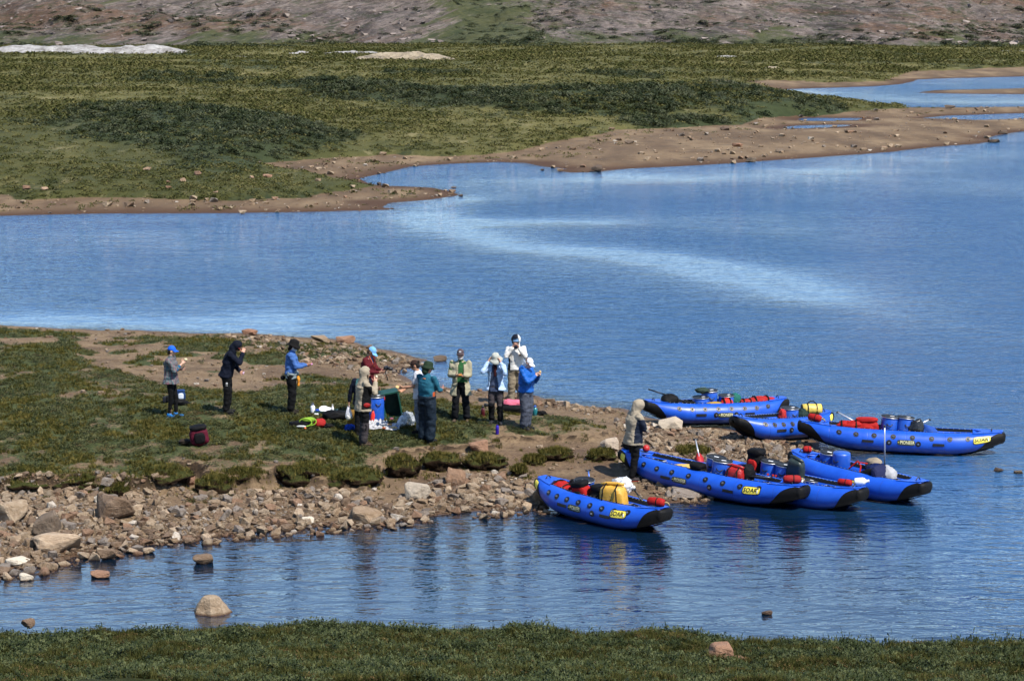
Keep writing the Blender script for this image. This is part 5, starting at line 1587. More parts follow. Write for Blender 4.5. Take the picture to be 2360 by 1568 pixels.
def cone_vf(p0, p1, r0, r1, n=14, fl=(1, 1)):
    """tapered capsule"""
    p0, p1 = Vector(p0), Vector(p1)
    d = (p1 - p0).normalized()
    pts, rs = [], []
    for a in (85, 60, 30): pts.append(p0 - d * r0 * math.sin(R(a))); rs.append(r0 * math.cos(R(a)))
    for k in range(4):
        f = k / 3; pts.append(p0.lerp(p1, f)); rs.append(r0 + (r1 - r0) * f)
    for a in (30, 60, 85): pts.append(p1 + d * r1 * math.sin(R(a))); rs.append(r1 * math.cos(R(a)))
    return tube_path(pts, rs, n)
def loft_vf(rings, n=22):
    """rings: (centre, half width x, half depth y); closed ends"""
    V, F = [], []
    for c, hx, hy, *tw in rings:
        a0 = tw[0] if tw else 0.0
        for k in range(n):
            a = 2 * math.pi * k / n
            x, y = math.cos(a), math.sin(a)
            x = math.copysign(abs(x) ** .85, x) * hx; y = math.copysign(abs(y) ** .85, y) * hy
            V.append((c[0] + x, c[1] + y * math.cos(a0), c[2] + y * math.sin(a0)))
    for i in range(len(rings) - 1):
        for k in range(n): F.append((i * n + k, i * n + (k + 1) % n, (i + 1) * n + (k + 1) % n, (i + 1) * n + k))
    F.append(tuple(range(n))[::-1]); F.append(tuple(range((len(rings) - 1) * n, len(rings) * n)))
    return V, F
def ell_vf(c, r, M=None, nu=18, nv=12):
    V, F = [], []
    c = Vector(c)
    for i in range(nv + 1):
        b = -math.pi / 2 + math.pi * i / nv
        for k in range(nu):
            a = 2 * math.pi * k / nu
            v = Vector((r[0] * math.cos(b) * math.cos(a), r[1] * math.cos(b) * math.sin(a), r[2] * math.sin(b)))
            V.append(c + v)
    for i in range(nv):
        for k in range(nu): F.append((i * nu + k, i * nu + (k + 1) % nu, (i + 1) * nu + (k + 1) % nu, (i + 1) * nu + k))
    if M is not None: V = [M @ v for v in V]
    return V, F
def xf(vf, M): return [M @ Vector(v) for v in vf[0]], vf[1]
def remesh(parts, vox, smooth=3, wrinkle=0.0, seed=0.0):
    """union of overlapping closed shapes as one continuous surface: arrays (V, F)"""
    me = pyd('tmp', *merge(parts), smooth=False)
    o = bpy.data.objects.new('tmp', me); TMP.collection.objects.link(o)
    m = o.modifiers.new('r', 'REMESH'); m.mode = 'VOXEL'; m.voxel_size = vox; m.adaptivity = 0.0
    if smooth:
        m = o.modifiers.new('s', 'SMOOTH'); m.factor = 0.5; m.iterations = smooth
    TMP.view_layers[0].update(); dg = TMP.view_layers[0].depsgraph
    ev = o.evaluated_get(dg).to_mesh()
    n = len(ev.vertices)
    co = np.empty(n * 3); ev.vertices.foreach_get('co', co); co = co.reshape(-1, 3)
    no = np.empty(n * 3); ev.vertices.foreach_get('normal', no); no = no.reshape(-1, 3)
    F = [tuple(p.vertices) for p in ev.polygons]
    bpy.data.objects.remove(o, do_unlink=True); bpy.data.meshes.remove(me)
    if wrinkle:
        w = fbm(co[:, 0] * 7 + seed, co[:, 1] * 7 + seed * .3, co[:, 2] * 11, 3)
        w2 = np.abs(fbm(co[:, 0] * 4 - seed, co[:, 1] * 4, co[:, 2] * 7 + 9, 3))
        co = co + no * (wrinkle * (w * 0.8 - w2 * 1.3 + .2))[:, None]
    return co, F
def cut(co, F, fn):
    """drop faces whose centre satisfies fn(x, y, z)"""
    co = np.asarray(co); out = []
    for f in F:
        c = co[list(f)].mean(0)
        if not fn(*c): out.append(f)
    return co, out
def ik(s, h, l1, l2, pole):
    s, h = Vector(s), Vector(h)
    d = h - s; L = min(d.length, (l1 + l2) * .995); d = d.normalized()
    a = (l1 * l1 - l2 * l2 + L * L) / (2 * L); r = math.sqrt(max(l1 * l1 - a * a, 0))
    p = Vector(pole); p = (p - d * p.dot(d)).normalized()
    return s + d * a + p * r, s + d * L
def hand_vf(wrist, fdir, palm, side, curl=0.5):
    """palm and five separate fingers; fdir points along the hand, palm is the direction the palm faces"""
    f = Vector(fdir).normalized(); n = Vector(palm); n = (n - f * n.dot(f)).normalized(); u = f.cross(n) * side   # u towards the thumb
    w = Vector(wrist)
    parts = []
    for k in range(4):
        off = (1.5 - k) * .021
        parts.append(cone_vf(w + f * .012 + u * off * .7, w + f * .092 + u * off, .015, .012, 8))
    parts.append(cone_vf(w - f * .05, w + f * .02, .027, .026, 10))
    for k, (ln, off) in enumerate(((.072, 1.5), (.080, .5), (.075, -.5), (.058, -1.5))):
        p = w + f * .092 + u * off * .0215
        ang = curl * (0.5 + .08 * k); d = f.copy()
        for q, seg in enumerate((.45, .32, .25)):
            d = (f * math.cos(ang) + n * math.sin(ang) + u * off * .05).normalized()
            e = p + d * ln * seg
            parts.append(cone_vf(p, e, .0095 - .0008 * q, .0088 - .0008 * q, 8)); p = e
            ang += curl * .85
    p = w + f * .03 + u * .032
    for q, seg in enumerate((.040, .032, .026)):
        d = (f * (.55 + .25 * q) + u * (.75 - .35 * q * curl) + n * (.35 + .3 * q * curl)).normalized()
        e = p + d * seg; parts.append(cone_vf(p, e, .0115 - .001 * q, .0105 - .001 * q, 8)); p = e
    return parts

def person(lab, foot, yaw, H=1.75, lean=0.0, head=(0, 0), rh=(.22, .05, .80), lh=(-.22, .05, .80), rp=None, lp=None, stance=.11, fwd=(0, 0),
           top=None, legs=None, shoes=None, skin=(0.42, 0.22, 0.15), hat=None, hair=None, extra=None, build=1.0, curl=.55, bend=0.0):
    """built facing local +Y, x to the person's right; hands are targets in the upright body's frame, metres for a 1.75 m figure"""
    k = H / 1.75
    if isinstance(foot, tuple): foot = on_pen(*foot)
    PIV = Vector((0, 0, .97))
    UP = Matrix.Translation(PIV) @ Matrix.Rotation(-R(lean), 4, 'X') @ Matrix.Translation(-PIV)     # forward is +y
    def u(p): return UP @ Vector(p)
    b = build
    hipL = {s: Vector((s * .095, 0, .92)) for s in (-1, 1)}
    sh = {s: u((s * .185 * (0.5 + .5 * b), -.01, 1.43)) for s in (-1, 1)}
    tgt = {1: u(rh), -1: u(lh)}
    pole = {1: rp or (.6, -.5, -1), -1: lp or (-.6, -.5, -1)}
    el, ha = {}, {}
    for s in (-1, 1): el[s], ha[s] = ik(sh[s], tgt[s], .30, .27, pole[s])
    ank = {s: Vector((s * stance, fwd[0 if s < 0 else 1], .085)) for s in (-1, 1)}
    kn = {s: (hipL[s] + ank[s]) / 2 + Vector((0, .03 + bend, .02)) for s in (-1, 1)}
    neck = u((0, -.005, 1.47)); hc = u((0, .015, 1.555))
    HM = Matrix.Translation(hc) @ UP.to_3x3().to_4x4() @ Matrix.Rotation(R(head[1]), 4, 'Z') @ Matrix.Rotation(-R(head[0]), 4, 'X')   # head frame, origin at the jaw hinge
    def hd(p): return HM @ Vector(p)
    torso = [((0, 0, .86), .150, .105), ((0, 0, .96), .165, .112), ((0, .0, 1.08), .145 * b, .102 * b), ((0, 0, 1.22), .160 * b, .112 * b), ((0, -.005, 1.34), .175, .112), ((0, -.01, 1.42), .155, .085), ((0, -.005, 1.475), .07, .06)]
    def lf(rings, g=0.0, gz=0.0):
        out = []
        for c, hx, hy in rings:
            out.append((u(c), hx + g, hy + g, -R(lean) if c[2] > 1.0 else -R(lean) * .4))
        return loft_vf(out)
    # ---- body: one continuous mesh, the hands joined in with finer mesh
    parts = [lf(torso)]
    for s in (-1, 1):
        parts += [cone_vf(hipL[s], kn[s], .074, .048), cone_vf(kn[s], ank[s] + Vector((0, -.01, 0)), .046, .036),
                  cone_vf(ank[s] + Vector((0, -.03, -.03)), ank[s] + Vector((s * .015, .12, -.045)), .030, .022),
                  cone_vf(sh[s], el[s], .050, .040), cone_vf(el[s], ha[s], .039, .027), ell_vf(sh[s], (.055, .055, .055))]
    parts += [cone_vf(neck - Vector((0, 0, .04)), hc + (hd((0, -.02, .03)) - hc), .055, .052)]
    parts += [ell_vf((0, -.005, .095), (.074, .094, .105), HM), ell_vf((0, .035, .035), (.056, .058, .062), HM), ell_vf((0, .064, -.008), (.028, .026, .024), HM),
              cone_vf(hd((0, .088, .085)), hd((0, .108, .052)), .010, .0155), ell_vf((0, .080, .020), (.026, .020, .012), HM), ell_vf((0, .075, .105), (.055, .022, .014), HM)]
    for s in (-1, 1): parts.append(ell_vf((s * .076, -.008, .07), (.012, .022, .032), HM))
    V1, F1 = remesh(parts, .0125, 2)
    allp = [(V1, F1)]
    for s in (-1, 1):
        fd = (ha[s] - el[s]).normalized()
        mid = Vector((0, .25, 1.25)); inn = (u(mid) - ha[s]) if ha[s].z > 1.0 else Vector((-s, .3, 0))
        allp.append(remesh(hand_vf(ha[s], fd, inn, s, curl), .0062, 1))
    V, F = merge([( [tuple(v) for v in a], f) for a, f in allp])
    eye = [ell_vf((s * .031, .0875, .078), (.0125, .007, .007), HM, 8, 6) for s in (-1, 1)]
    br = [ell_vf((s * .031, .0915, .101), (.022, .005, .005), HM, 8, 6) for s in (-1, 1)] + [ell_vf((0, .0985, .020), (.020, .004, .0035), HM, 8, 6)]
    n0 = len(F)
    V2, F2 = merge([(V, F)] + eye); n1 = len(F2)
    V3, F3 = merge([(V2, F2)] + br)
    body = pyd('person', V3, F3)
    for m_ in (skin_mat(skin), plastic((.05, .035, .03), .2), fabric((.10, .05, .04), .8)): body.materials.append(m_)
    mi = np.zeros(len(body.polygons), np.int32); mi[n0:n1] = 1; mi[n1:] = 2
    body.polygons.foreach_set('material_index', mi)
    root = link('person', body, None, None, foot - Vector((0, 0, .005)), (0, 0, R(yaw)), k)
    tag(root, lab, 'person')
    def cloth(name, V, F, m, idx=None, thick=0.006):
        me = pyd(name, V, F)
        for mm in (m if isinstance(m, (list, tuple)) else [m]): me.materials.append(mm)
        if idx is not None:
            a = np.array([idx(*np.mean([V[i] for i in f], 0)) for f in F], np.int32); me.polygons.foreach_set('material_index', a)
        o = link(name, me, None, root)
        return o
    seed = foot.x * 3.1
    # ---- trousers
    L = legs or {}
    g = L.get('loose', .03)
    tp = [lf([((0, 0, .84), .135, .105), ((0, 0, .95), .160, .115), ((0, 0, 1.04), .150 * b, .105 * b)], g * .6)]
    for s in (-1, 1):
        foot_r = L.get('cuff', .062)
        tp += [cone_vf(hipL[s] + Vector((0, 0, -.02)), kn[s], .090 + g * .6, .062 + g * .8), cone_vf(kn[s], ank[s] + Vector((0, -.012, .05)), .062 + g * .8, foot_r + g * .5)]
    TV, TF = remesh(tp, .019, 2, .016 if g > .015 else .006, seed)
    cloth('trousers', TV, TF, L.get('m', fabric(BLACK)), L.get('idx'))
    # ---- shoes
    S = shoes or {}
    for s in (-1, 1):
        a = ank[s]; out = Matrix.Rotation(-s * .2, 4, 'Z')
        sp = [cone_vf(a + Vector((0, -.045, -.04)), a + out @ Vector((0, .14, -.047)), .047, .036), ell_vf(a + Vector((0, -.02, -.005)), (.052, .062, .06))]
        SV, SF = remesh(sp, .012, 1)
        SV = np.array(SV); SV[:, 2] = np.maximum(SV[:, 2], .006)
        so = cloth('shoe', SV, SF, S.get('m', fabric(BLACK)))
        sl = [cone_vf(a + Vector((0, -.045, -.078)), a + out @ Vector((0, .145, -.078)), .046, .037, 14)]
        q = np.array([tuple(v) for v in sl[0][0]]); q[:, 2] = .012 + (q[:, 2] - .007) * .28
        o2 = pyd('sole', [tuple(v) for v in q], sl[0][1]); o2.materials.append(S.get('sole', fabric((.03, .03, .03)))); link('sole', o2, None, so)
    # ---- upper garments
    def garment(name, m, hem=.82, g=.03, sleeve=1.0, flare=.02, collar=True, opening=None, idx=None, wr=.014, hood=None, belly=0.0):
        rr_ = [((0, 0, hem), .160 + g + flare, .112 + g + flare)]
        for c, hx, hy in torso[1:]:
            if c[2] > hem + .05: rr_.append((c, hx + g * (1 if c[2] < 1.38 else .55), hy + g * (1 if c[2] < 1.38 else .5)))
        if belly: rr_ = [((c[0], c[1] + belly * max(0, 1 - abs(c[2] - 1.05) / .25), c[2]), hx, hy) for c, hx, hy in rr_]
        gp_ = [lf(rr_)]
        for s in (-1, 1):
            gp_.append(ell_vf(sh[s], (.060 + g * .35,) * 3))
            e_, h_ = el[s], ha[s]
            w1, w2, w3 = .054 + g * .42, .046 + g * .36, .034 + g * .36
            if sleeve >= 1.0: gp_ += [cone_vf(sh[s], e_, w1, w2), cone_vf(e_, e_.lerp(h_, .93), w2, w3)]
            elif sleeve > .5: gp_ += [cone_vf(sh[s], e_, w1, w2), cone_vf(e_, e_.lerp(h_, .35), w2, w3 + .006)]
            else: gp_ += [cone_vf(sh[s], sh[s].lerp(e_, .62), w1, w2 + .008)]
        if collar: gp_.append(cone_vf(neck - (hd((0, 0, .1)) - hc) * .25, neck + (hd((0, 0, .1)) - hc) * .12, .082, .072))
        if hood == 'down': gp_ += [ell_vf(u((0, -.125, 1.47)), (.12, .075, .085)), ell_vf(u((0, -.07, 1.50)), (.11, .08, .05))]
        GV, GF = remesh(gp_, .019, 2, wr, seed + len(name))
        UI = UP.inverted()
        if opening:
            def fn(x, y, z):
                p = UI @ Vector((x, y, z)); wd = opening[0] + (opening[1] - opening[0]) * (p.z - hem) / (1.45 - hem)
                return p.y > .0 and abs(p.x - opening[2]) < wd and p.z < 1.50
            GV, GF = cut(GV, GF, fn)
        # open bottom hem
        GV, GF = cut(GV, GF, lambda x, y, z: (UI @ Vector((x, y, z))).z < hem + .004)
        ix = None
        if idx: ix = lambda x, y, z: idx(*(UI @ Vector((x, y, z))))
        o = cloth(name, GV, GF, m, ix)
        if opening or True:
            sm = o.modifiers.new('thick', 'SOLIDIFY'); sm.thickness = .008; sm.offset = -1
        return o
    for gdef in (top or []): garment(**gdef)
    # ---- hood up
    def hood_up(m, idx=None, big=1.0, face=.075):
        hp = [ell_vf((0, -.02, .10), (.112 * big, .135 * big, .142 * big), HM), ell_vf((0, -.01, .0), (.10, .115, .10), HM), cone_vf(neck - Vector((0, 0, .03)), hc, .12, .10)]
        HV, HF = remesh(hp, .017, 2, .010, seed)
        HI = HM.inverted()
        def fn(x, y, z):
            p = HI @ Vector((x, y, z)); return p.y > .060 and abs(p.x) < face and -.06 < p.z < .172
        HV, HF = cut(HV, HF, fn)
        o = cloth('hood', HV, HF, m, (lambda x, y, z: idx(*(HI @ Vector((x, y, z))))) if idx else None)
        sm = o.modifiers.new('thick', 'SOLIDIFY'); sm.thickness = .012; sm.offset = -1
        return o
    # ---- hats
    def cap(m, brim=None, peak=.085, patch=None, dome=1.0):
        HV, HF = ell_vf((0, -.012, .112), (.084 * dome, .104 * dome, .100 * dome), HM, 24, 16)
        HI = HM.inverted()
        HV, HF = cut([tuple(v) for v in HV], HF, lambda x, y, z: (HI @ Vector((x, y, z))).z < .108)
        o = cloth('cap', HV, HF, m)
        V, F = [], []
        for i in range(5):
            for j in range(11):
                a = R(-62 + 124 * j / 10); r = 1 + i / 4 * peak / .09
                V.append(hd((.080 * math.sin(a) * (1 + .06 * i), -.012 + .100 * math.cos(a) + peak * (i / 4) * math.cos(a) ** .8, .116 - .022 * (i / 4) - .018 * (math.sin(a) ** 2))))
        F = [(i * 11 + j, (i + 1) * 11 + j, (i + 1) * 11 + j + 1, i * 11 + j + 1) for i in range(4) for j in range(10)]
        p = pyd('peak', V, F); p.materials.append(brim or m); po = link('peak', p, None, o)
        sm = po.modifiers.new('t', 'SOLIDIFY'); sm.thickness = .006
        if patch:
            q = pyd('badge', *xf(boxv((0, .088, .155), (.05, .006, .032)), HM), smooth=False); q.materials.append(patch); link('badge', q, None, o)
        return o
    def brimhat(m, brim=.085, droop=.02, crown=1.0, soft_=.008, band=None):
        V, F = [], []
        rows = [(.0, .215), (.05, .212), (.080, .195), (.090, .16), (.093, .118), (.093 + brim * .5, .110 - droop * .5), (.093 + brim, .104 - droop * 1.4)]
        n = 28
        for i, (r, z) in enumerate(rows):
            for j in range(n):
                a = 2 * math.pi * j / n; w = soft_ * math.sin(a * 3 + seed) * (i > 4) * (i - 4)
                V.append(hd((r * .92 * crown * math.cos(a), -.010 + r * 1.10 * crown * math.sin(a), .112 + (z - .112) * crown + w)))
        F = [(i * n + j, i * n + (j + 1) % n, (i + 1) * n + (j + 1) % n, (i + 1) * n + j) for i in range(len(rows) - 1) for j in range(n)]
        o = cloth('hat', V, F, m)
        sm = o.modifiers.new('t', 'SOLIDIFY'); sm.thickness = .006
        return o
    def hair_(m, length=.0, bun=False, shaggy=.0, front=False):
        hp = [ell_vf((0, -.022, .105), (.083, .098, .103), HM), ell_vf((0, -.055, .045), (.074, .058, .075), HM)]
        if length: hp.append(cone_vf(hd((0, -.06, .03)), hd((0, -.075, -length)), .06, .045))
        if front: hp += [cone_vf(hd((s * .075, .02, .08)), hd((s * .07, .05, -.06)), .028, .022) for s in (-1, 1)]
        if bun: hp.append(ell_vf((0, -.125, .11), (.035, .035, .035), HM))
        HV, HF = remesh(hp, .014, 1, .012 + shaggy, seed)
        HI = HM.inverted()
        if not front: HV, HF = cut(HV, HF, lambda x, y, z: (HI @ Vector((x, y, z))).y > .062 and (HI @ Vector((x, y, z))).z < .15)
        return cloth('hair', HV, HF, m)
    def glasses(col=(.01, .01, .012)):
        V, F = [], []
        for i in range(3):
            for j in range(15):
                a = R(-78 + 156 * j / 14)
                V.append(hd((.080 * math.sin(a), -.005 + .112 * math.cos(a), .064 + .015 * i - .006 * math.sin(a) ** 2 * (1 - i))))
        F = [(i * 15 + j, (i + 1) * 15 + j, (i + 1) * 15 + j + 1, i * 15 + j + 1) for i in range(2) for j in range(14)]
        o = cloth('sunglasses', V, F, plastic(col, .12)); sm = o.modifiers.new('t', 'SOLIDIFY'); sm.thickness = .004
    def beard(m):
        HV, HF = remesh([ell_vf((0, .055, -.012), (.052, .045, .045), HM), ell_vf((0, .092, .034), (.034, .014, .010), HM), ell_vf((-.05, .02, .01), (.022, .04, .05), HM), ell_vf((.05, .02, .01), (.022, .04, .05), HM)], .010, 1, .006, seed)
        cloth('beard', HV, HF, m)
    api = dict(hood=hood_up, cap=cap, brim=brimhat, hair=hair_, glasses=glasses, beard=beard, u=u, hd=hd, ha=ha, el=el, sh=sh, kn=kn, ank=ank, root=root, cloth=cloth, UP=UP, HM=HM, k=k)
    if extra: extra(api)
    bpy.context.view_layer.update()
    return root, api
def hand_world(root, api, s, off=(0, 0, 0)):
    h = api['ha'][s] + (api['ha'][s] - api['el'][s]).normalized() * .10
    return root.matrix_world @ (h + Vector(off))
def held(name, lab, cat, loc, s, col, rot=(0, 0, 0), p=2.2, amp=.1, seed=1, m=None):
    vf = soft(s[0], s[1], s[2], p, amp, seed, 1.0, 14, 10)
    vf = tuple_shift(vf, (0, 0, -s[2] / 2))
    return tag(link(name, pyd(name, *vf), m or fabric(col, .8), None, loc, rot), lab, cat)

BREAD = (.62, .40, .18)
M_HAIR = fabric((.012, .009, .008), .6, .8, 30.)
M_BROWNHAIR = fabric((.05, .028, .018), .6, .8, 30.)
# 1 ---- plaid shirt, blue cap
def x1(a):
    a['hair'](M_HAIR); a['cap'](fabric((.012, .12, .72), .7))
    for s in (-1, 1):
        V, F = remesh([cone_vf(a['el'][s].lerp(a['ha'][s], .10), a['el'][s].lerp(a['ha'][s], .62), .050, .040)], .014, 1, .006)
        a['cloth']('rolled_cuff', V, F, fabric((.01, .12, .26), .8))
P1, A1 = person('person in blue cap and plaid shirt eating at the far left', (396, 961), -98, 1.68, 2, (6, 0), rh=(.06, .30, 1.36), lh=(-.12, .24, 1.18), rp=(.8, -.6, -1),
            stance=.07, fwd=(.10, -.02), top=[dict(name='plaid_shirt', m=plaid(), hem=.84, g=.05, sleeve=.8, flare=.045, wr=.020)],
            legs=dict(m=fabric((.005, .005, .006), .75), loose=.0, cuff=.046), shoes=dict(m=fabric((.012, .16, .45), .6), sole=fabric((.6, .6, .6))), skin=(.50, .29, .2), extra=x1)
held('bread_roll', 'pale bread roll in the hand of the plaid shirted person', 'bread', hand_world(P1, A1, 1, (0, .015, .02)), (.085, .085, .07), (.75, .62, .38))
# 2 ---- navy hoodie
def x2(a):
    a['hood'](fabric((.0045, .007, .016), .8), None, .93, .07)
    V, F = [], []
    for j in range(15):
        an = R(-85 + 170 * j / 14)
        V.append(a['hd']((.088 * math.sin(an), -.0 + .112 * math.cos(an), .112)))
    a['cloth']('head_band', *tube_path(V, .006, 6), fabric((.5, .03, .02), .6))
    a['glasses']()
    for k, (dx, dz, w, h) in enumerate(((0, .05, .035, .012), (-.014, .03, .010, .034), (.014, .03, .010, .034), (0, .018, .03, .010), (-.016, -.015, .012, .012), (.012, -.015, .020, .010))):
        a['cloth']('emblem', *boxv((.197, .035 + dx, .70 + dz), (.006, w, h)), plastic((.7, .7, .7), .5))
P2, A2 = person('person in dark navy hoodie bowing the head into one hand', (524, 951), -92, 1.76, 17, (38, 0), rh=(.05, .245, 1.52), lh=(-.02, .30, 1.08), rp=(.6, -.2, -1), stance=.09,
            top=[dict(name='hoodie', m=fabric((.0045, .007, .018), .85), hem=.86, g=.045, flare=.02, wr=.016)], legs=dict(m=fabric((.005, .005, .006), .8), loose=.035, cuff=.062),
            shoes=dict(m=fabric((.01, .01, .01), .6)), extra=x2)
held('paper_wrapper', 'pink paper wrapper in the hand of the bowing person', 'wrapper', hand_world(P2, A2, -1, (.0, .02, .02)), (.05, .13, .035), (.65, .45, .62), (.3, 0, 0), 2.2, .3)
# 3 ---- blue shirt, black hat, jacket round the waist
def x3(a):
    a['hair'](M_HAIR, .03); a['beard'](fabric((.55, .56, .6), .9, .8, 30.))
    a['brim'](fabric((.010, .009, .009), .9, 1.0, 25.), .045, .03, 1.12, .012)
    u = a['u']
    V, F = remesh([loft_vf([((0, .01, .86), .19, .155), ((0, .02, .96), .205, .165), ((0, .0, 1.06), .17, .125)])], .02, 2, .030, 3.)
    a['cloth']('tied_jacket', V, F, fabric((.24, .29, .30), .45, .8))
    V, F = remesh([loft_vf([((.02, .17, .66), .05, .03), ((.02, .18, .80), .075, .04), ((.02, .165, .92), .05, .03)])], .014, 1, .015, 4.)
    a['cloth']('orange_cloth', V, F, fabric((.80, .30, .03), .7, .7))
    V, F = remesh([ell_vf((0, -.19, .86), (.06, .06, .06))], .014, 1, .01, 4.)
    a['cloth']('waist_pouch', V, F, fabric(BLACK))
P3, A3 = person('person in blue shirt and shaggy black hat, grey jacket tied round the waist', (672, 952), -90, 1.74, 4, (14, 0), rh=(.08, .36, 1.20), lh=(-.05, .34, 1.18), rp=(.5, -.6, -1), stance=.09,
            top=[dict(name='shirt', m=fabric((.065, .155, .42), .8), hem=.95, g=.04, flare=.0, wr=.018)], legs=dict(m=fabric((.005, .005, .006), .8), loose=.04, cuff=.066),
            shoes=dict(m=fabric((.02, .015, .013), .7)), skin=(.36, .18, .12), extra=x3)
held('pink_snack', 'pink packet held out by the blue shirted person', 'packet', hand_world(P3, A3, 1, (0, .03, .01)), (.05, .10, .03), (.7, .3, .6), (0, 0, 0), 2.2, .2)
# 4 ---- maroon jacket with camera
def x4(a):
    a['hair'](fabric((.10, .06, .035), .7, .8, 30.)); a['cap'](fabric((.20, .47, .85), .7))
    V, F = remesh([cone_vf(a['u']((0, .02, 1.46)), a['u']((0, .08, 1.36)), .07, .05)], .014, 1, .004)
    a['cloth']('blue_collar', V, F, fabric((.03, .13, .30)))
    for s in (-1, 1):
        a['cloth']('orange_trim', *tube_path([a['u']((s * .07, .03, 1.52)), a['u']((s * .065, .115, 1.42)), a['u']((s * .03, .155, 1.28))], .009, 6), fabric((.75, .16, .04), .6))
P4, A4 = person('person in maroon jacket and light blue cap looking down at a camera', (846, 961), -112, 1.70, 8, (32, 0), rh=(.10, .36, 1.20), lh=(-.10, .36, 1.20),
            top=[dict(name='jacket', m=fabric((.105, .010, .016), .8), hem=.80, g=.045, wr=.016)], legs=dict(m=fabric(NAVY), loose=.03), skin=(.33, .17, .11), extra=x4)
o = thing('camera', 'black camera with dangling strap held by the person in maroon', 'camera', hand_world(P4, A4, 1, (-.10, .02, .03)), (0, .2, R(-112)))
part('camera_body', soft(.14, .08, .10, 4.5, .03, 1), M_BLK, o)
part('lens', tube_path([(0, .03, .05), (0, .16, .045)], [.038, .042], 14), M_BLK, o)
part('strap', tube_path([(.06, .0, .06), (.08, .02, -.06), (.05, .04, -.18), (.02, .03, -.24)], .010, 6), M_SKIN, o)
# 5 ---- beige and black hooded jacket
BEI = fabric((.38, .32, .235), .75, .7, 9.); BLKP = fabric((.005, .005, .006), .7)
def panel5(x, y, z):      # dark flank: from the armpit down to the hem
    w = .10 + .02 * (1.36 - z)
    return 1 if (abs(x) > .12 - max(0, (1.38 - z)) * .16 and abs(y - .03) < .095 + .05 * (1.36 - z) and .86 < z < 1.38) else 0
def x5(a):
    a['hair'](M_BROWNHAIR, 0, False, .0, True); a['hood'](BEI, None, 1.0, .078)
    V, F = remesh([ell_vf(a['u']((.225, .03, .96)), (.03, .085, .055))], .014, 1, .006)
    a['cloth']('red_pocket', V, F, fabric((.30, .015, .015), .6))
P5, A5 = person('person in hooded beige and black jacket eating beside the picnic', (838, 1026), -72, 1.75, 3, (8, 0), rh=(.05, .25, 1.45), lh=(-.08, .28, 1.25), rp=(.5, .1, -1), stance=.08,
            top=[dict(name='jacket', m=[BEI, BLKP], hem=.80, g=.06, flare=.02, idx=panel5, wr=.016)],
            legs=dict(m=[fabric((.055, .047, .05), .8, .8), BLKP], loose=.035, cuff=.066, idx=lambda x, y, z: 1 if (z > .55 or abs(x) > .17) else 0), shoes=dict(m=fabric((.07, .045, .03), .7)), extra=x5)
held('sandwich', 'pale sandwich at the mouth of the person in beige and black', 'bread', hand_world(P5, A5, 1, (0, .02, .02)), (.05, .10, .07), (.78, .68, .5))
# 6 ---- navy sleeve behind
def x6(a): a['hair'](M_BROWNHAIR)
P6, A6 = person('person mostly hidden behind the beige jacket, a navy sleeve hanging down', (834, 1003), -12, 1.54, 6, (14, 0), lh=(-.33, .02, .88), rh=(.1, .3, 1.2), lp=(-1, -.6, 0),
            top=[dict(name='jacket', m=[fabric((.0045, .007, .018), .8), fabric((.05, .13, .13), .8)], hem=.82, g=.05, idx=lambda x, y, z: 1 if abs(x) < .12 else 0, wr=.014)], legs=dict(m=fabric(BLACK)), extra=x6)
# 7 ---- white T-shirt, brown cap
def x7(a):
    a['hair'](M_HAIR, 0, True); a['cap'](fabric((.035, .018, .014), .8)); a['glasses']()
P7, A7 = person('person in white shirt and brown cap holding out bread rolls', (967, 996), 86, 1.68, 5, (24, 0), rh=(.14, .35, 1.06), lh=(-.10, .36, 1.14), rp=(.5, -1, -.4), lp=(-.5, -1, -.4),
            top=[dict(name='t_shirt', m=fabric((.74, .74, .78), .8), hem=.84, g=.035, sleeve=.4, wr=.016)], legs=dict(m=fabric((.20, .22, .27), .8), loose=.03), skin=(.45, .23, .14), extra=x7)
held('bread_roll', 'split bread roll held out by the person in white', 'bread', hand_world(P7, A7, -1, (0, .05, .02)), (.10, .17, .045), (.80, .50, .22), (.2, 0, 0))
held('bread_half', 'darker bread half in the lower hand of the person in white', 'bread', hand_world(P7, A7, 1, (0, .05, .0)), (.07, .13, .035), (.30, .17, .09))
# 8 ---- teal shirt, green hat, back to the camera
def x8(a):
    a['brim'](fabric((.018, .035, .018), .8), .035, .03, 1.08, .004)
    a['hair'](fabric((.16, .12, .1), .8, .8, 30.))
    V, F = remesh([cone_vf(a['hd']((0, -.06, .06)), a['hd']((0, -.07, .0)), .085, .08)], .016, 1, .004)
    a['cloth']('neck_flap', V, F, fabric((.018, .035, .018), .8))
    a['cloth']('neck_mark', *xf(boxv((.02, -.118, 1.415), (.08, .008, .018)), a['UP']), plastic((.7, .2, .05), .5))
P8, A8 = person('person in teal shirt and green hat with the back to the camera', (984, 1018), -38, 1.82, 2, (12, -10), rh=(.14, .33, 1.14), lh=(-.10, .34, 1.14), rp=(.7, -.3, -1), build=1.18, stance=.10,
            top=[dict(name='shirt', m=[fabric((.018, .115, .175), .7, .6), fabric((.55, .10, .03), .7)], hem=.95, g=.025, flare=.01, wr=.012, idx=lambda x, y, z: 1 if (z < 1.13 and x > .10 and y > -.03) else 0)],
            legs=dict(m=fabric((.010, .019, .032), .55, .8), loose=.075, cuff=.075), shoes=dict(m=fabric((.012, .014, .018), .6)), skin=(.45, .2, .15), extra=x8)
